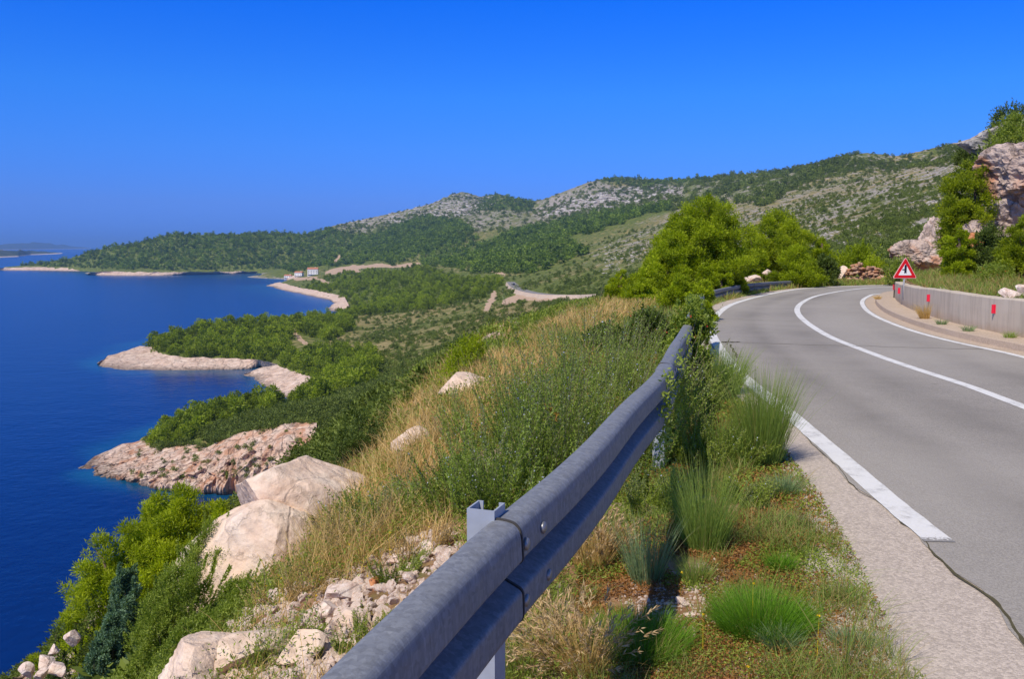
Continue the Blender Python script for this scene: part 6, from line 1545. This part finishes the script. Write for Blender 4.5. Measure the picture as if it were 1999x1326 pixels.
# maquis and scrub
A = []
A.append((sample_poly([(1230, 545), (1200, 480), (1330, 420), (1500, 360), (1690, 300), (1760, 303), (1950, 255), (2060, 230), (2060, 540), (1600, 545)], 24000, r, 100, None, clumpy(.14, 20, 401)), .35, 1.5))
A.append((sample_poly([(1040, 600), (1100, 560), (1300, 520), (1330, 560), (1200, 600)], 1500, r, 100, None, clumpy(.0, 18, 402)), .8, 2.0))
A.append((sample_poly([(640, 690), (700, 610), (950, 590), (1250, 570), (1240, 610), (1000, 720), (850, 790), (700, 780)], 9000, r, 100, None, clumpy(.08, 16, 403)), .45, 1.8))
A.append((sample_poly([(560, 790), (650, 765), (760, 735), (860, 780), (720, 880), (610, 900), (600, 830), (470, 846), (400, 870), (380, 850), (470, 815)], 6500, r, 100, None, clumpy(-.5, 8, 404)), .6, 1.5))
A.append((sample_poly([(560, 560), (640, 520), (830, 505), (1000, 520), (1250, 440), (1330, 430), (1200, 540), (1000, 600), (700, 620)], 3000, r, 250, None, clumpy(.12, 40, 405)), 1.0, 2.4))
A.append((sample_poly([(620, 452), (780, 405), (905, 368), (1050, 385), (1190, 340), (1450, 335), (1690, 295), (1500, 400), (1300, 410), (1000, 455), (700, 470)], 5000, r, 500, None, clumpy(.02, 90, 406)), 3.0, 6.5))
_X, _Y = r.uniform(-36, 3, 15000), r.uniform(8, 62, 15000); _e, _ = signed_off(OUT, _X, _Y); _k = (_e > 6.2) & (_e < 34) & (fbm(_X / 2.5, _Y / 2.5, octv=3, seed=430) > -.05); _X, _Y, _e = _X[_k], _Y[_k], _e[_k]; _Z = near_z(_X, _Y); _bx, _by = proj(_X, _Y, _Z)
_k = (_e > 9.5) | ~in_poly(_bx, _by, [(380, 900), (640, 840), (760, 900), (800, 1050), (560, 1240), (380, 1240)]); A.append((np.stack([_X[_k], _Y[_k], _Z[_k]], 1), .14, .42))
A.append((sample_poly([(608, 822), (650, 815), (720, 850), (720, 930), (640, 940), (618, 900)], 500, r, 62, None, lambda h: h[:, 2] > -60), .5, 1.2))
_cv = np.empty(len(cliff_o.data.vertices) * 3, np.float32); cliff_o.data.vertices.foreach_get('co', _cv); _cv = _cv.reshape(65, 800, 3)
_ri, _ci = r.integers(26, 62, 90), r.integers(230, 790, 90); A.append((_cv[_ri, _ci].astype(float), .35, 1.1)); _ci = r.integers(230, 790, 90); A.append((_cv[np.full(90, 63), _ci].astype(float), .7, 1.6))
_qx, _qy = r.uniform(585, 690, 200), r.uniform(828, 905, 200); _q = nhit(_qx, _qy, 8, 61.5); _q = _q[(_q[:, 1] > 11) & (_q[:, 1] < 61)]; A.append((_q, .12, .32))
A.append((sample_poly([(1330, 352), (1680, 290), (1760, 300), (1960, 252), (1900, 310), (1500, 385)], 5000, r, 400, None, clumpy(.2, 50, 408)), 1.5, 3.2))
P = np.vstack([a[0] for a in A]); H = np.concatenate([r.uniform(a[1], a[2], len(a[0])) for a in A]); o_ = np.argsort(-H / P[:, 1]); P, H = P[o_], H[o_]; print('scrub', len(P))
place_individuals(SM, 'shrub', P[:240], H[:240], 'dark evergreen shrub dotting the slope below the roadside brow', 'shrub', 'shrubs on the slope below the brow', r)
place_stuff('scrub', SHRUBS, P[240:], H[240:], M['scrubleaf'], 'dark evergreen scrub dotting the hillsides', r)
# bare limestone between the shrubs
RP = [sample_poly([(1330, 540), (1330, 430), (1500, 370), (1700, 320), (1960, 262), (2060, 235), (2060, 520)], 20000, r, 100, None, clumpy(.04, 25, 411)), sample_poly([(1040, 420), (1100, 392), (1180, 375), (1290, 360), (1320, 378), (1200, 405)], 700, r, 800), sample_poly([(640, 440), (780, 410), (905, 372), (980, 380), (960, 410), (800, 430)], 700, r, 900), sample_poly([(1180, 540), (1180, 480), (1320, 430), (1330, 480)], 500, r, 200, None, clumpy(.1, 30, 412))]
RS = [r.uniform(.15, .7, len(RP[0])), r.uniform(2, 6, len(RP[1])), r.uniform(2, 6, len(RP[2])), r.uniform(.5, 1.4, len(RP[3]))]
P = np.vstack(RP); S = np.concatenate(RS) ; rot = np.zeros((len(P), 3)); rot[:, 2] = r.uniform(0, 6.28, len(P))
M['outcrop'] = rockmat('scattered_outcrop', (0.42, 0.39, 0.35), (0.58, 0.54, 0.49), (0.30, 0.28, 0.25), 0, .5, .5, .2)
tag(scatter('limestone_outcrops', protos, P, S[:, None] * r.uniform(.6, 1.5, (len(P), 3)) * np.array([1.3, 1.3, .6]), rot, M['outcrop']), 'grey limestone outcrops scattered over the hillsides', kind='stuff')

# ------------------------------------------------------------------ distant road with its car, houses
_dr = hit(np.array([1180, 1140, 1105, 1075, 1050, 1030, 1014, 1003, 997]), np.array([579.5, 580, 580, 579, 576.5, 572.5, 567, 560, 553.]), 250)
_dr = _dr[~np.isnan(_dr[:, 0])]; _dr = smooth_curve(spline(_dr, 3.0), 20)
M['farroad'] = plain('distant_asphalt', (0.24, 0.225, 0.21), .9, 0, .2, .1, .05); M['bank'] = plain('pale_road_bank', (0.55, 0.43, 0.33), .95, 0, .1, .2, .2)
def ribbon(name, c, o0, o1, dz0, dz1, mat):
    a, b = offset(c, np.full(len(c), o0)), offset(c, np.full(len(c), o1)); a[:, 2] += dz0; b[:, 2] += dz1
    return tag(mesh_obj(name, np.stack([a, b], 1).reshape(-1, 3), grid_faces(len(c), 2), mat), kind='structure')
ribbon('distant_road', _dr, -3.4, 3.4, 1.1, 1.1, M['farroad'])
_fx, _fy = proj(_dr[:, 0], _dr[:, 1], _dr[:, 2])
ribbon('road_bank', _dr, 3.4, 6.0, 1.08, -4.0, M['bank'])
M['carpaint'] = plain('dark_car_paint', (0.02, 0.022, 0.03), .3, 0, .6, .05); M['carglass'] = plain('car_glass', (0.03, 0.035, 0.04), .1, 0, .7, .02); M['tyre'] = plain('tyre_rubber', (0.015, 0.015, 0.015), .8)
def far_car():
    k = int(np.argmin(np.abs(_fy - 560))); c = _dr[k]; d = _dr[min(k + 2, len(_dr) - 1)] - _dr[max(k - 2, 0)]
    root = empty('car', (c[0], c[1], c[2] + 1.1), math.atan2(d[1], d[0]), 'small dark car driving on the distant road round the bend', 'car')
    def hull(name, sec, mat):
        v = []; 
        for x, w, z0, z1 in sec: v += [(x, -w, z0), (x, w, z0), (x, w * .92, z1), (x, -w * .92, z1)]
        f = []; n = len(sec)
        for i in range(n - 1):
            for j in range(4): f.append((i * 4 + j, i * 4 + (j + 1) % 4, i * 4 + 4 + (j + 1) % 4, i * 4 + 4 + j))
        f += [(3, 2, 1, 0), tuple(4 * (n - 1) + j for j in range(4))]; return mesh_obj(name, v, np.array(f), mat, root)
    hull('body', [(-2.1, .70, .35, .75), (-1.9, .84, .25, .95), (-.9, .87, .22, .98), (.9, .87, .22, .95), (1.9, .82, .25, .80), (2.1, .68, .35, .65)], M['carpaint'])
    hull('cabin', [(-1.75, .70, .93, .96), (-1.2, .70, .93, 1.42), (.1, .70, .93, 1.45), (1.0, .72, .93, .96)], M['carglass'])
    for x in (-1.3, 1.3):
        for y in (-.78, .78):
            mb = MB(); mb.tube([(x, y - .1, .31), (x, y + .1, .31)], .31, 14); mb.build('wheel', M['tyre'], root)
far_car()
M['render'] = plain('white_render', (0.78, 0.76, 0.73), .9, 0, .2, .05, .3); M['tile'] = plain('orange_roof_tiles', (0.48, 0.20, 0.11), .9, 0, .2, .2, .8); M['pane'] = plain('dark_panes', (0.05, 0.06, 0.08), .2, 0, .6, .1)
def house(px, py, w, d, h, label, rz=0.0):
    p = hit([px], [py], 900)[0]
    if np.isnan(p[0]): p = np.array(P3(px, py, 1380))
    root = empty('house', (p[0], p[1], p[2] - 1), rz, label, 'house', 'white houses by the bay')
    mb = MB(); mb.box((-w / 2, -d / 2, -6), (w / 2, d / 2, h)); mb.build('wall', M['render'], root)
    e = .5; rh = w * .16; mb = MB(); mb.add([(-w / 2 - e, -d / 2 - e, h - .05), (w / 2 + e, -d / 2 - e, h - .05), (w / 2 + e, d / 2 + e, h - .05), (-w / 2 - e, d / 2 + e, h - .05), (-w / 2 - e, 0, h + rh), (w / 2 + e, 0, h + rh)], [(0, 1, 5, 4), (2, 3, 4, 5), (3, 2, 1, 0)], [(0, 4, 3), (1, 2, 5)]); rf = mb.build('roof', M['tile'], root)
    mb = MB(); mb.box((w * .2, d * .1, h), (w * .2 + .8, d * .1 + .8, h + rh + 1.1)); mb.build('chimney', M['render'], rf)
    for fl in range(int(h // 3)):
        for k in range(max(2, int(w // 4))):
            x = -w / 2 + (k + .5) * w / max(2, int(w // 4)); mb = MB(); mb.box((x - .55, -d / 2 - .05, fl * 3 + .9), (x + .55, -d / 2 + .1, fl * 3 + 2.3)); mb.build('window', M['pane'], root)
    mb = MB(); mb.box((-w / 2, -d / 2 - 1.5, 2.8), (w / 2, -d / 2, 3.0)); mb.build('balcony', M['render'], root)
house(563, 544, 12.5, 8, 6.2, 'lowest of the three white houses, nearest the water of the far bay', -.2)
house(584, 540.5, 13.5, 9, 8.5, 'middle one of the three white houses above the far bay', -.15)
house(611, 537.5, 17, 10, 11.5, 'largest white house with an orange roof, highest of the three above the far bay', .1)
# ------------------------------------------------------------------ air
def haze():
    b = NB('haze_air'); v = b.node('ShaderNodeVolumePrincipled'); v.inputs['Color'].default_value = (0.25, 0.50, 1.0, 1); v.inputs['Density'].default_value = 0.000068; v.inputs['Anisotropy'].default_value = 0.0
    b.l.new(v.outputs[0], b.out.inputs['Volume'])
    zlo = float(min(GZ.min(), _NZ.min(), SEA - 5)) - 1.0; zhi = float(GZ.max()) + 14
    mb = MB(); mb.box((-92000, -60, zlo), (70000, 49000, zhi)); o = mb.build('haze', b.m); tag(o, 'thin blue air over the sea and hills', kind='stuff')
haze()
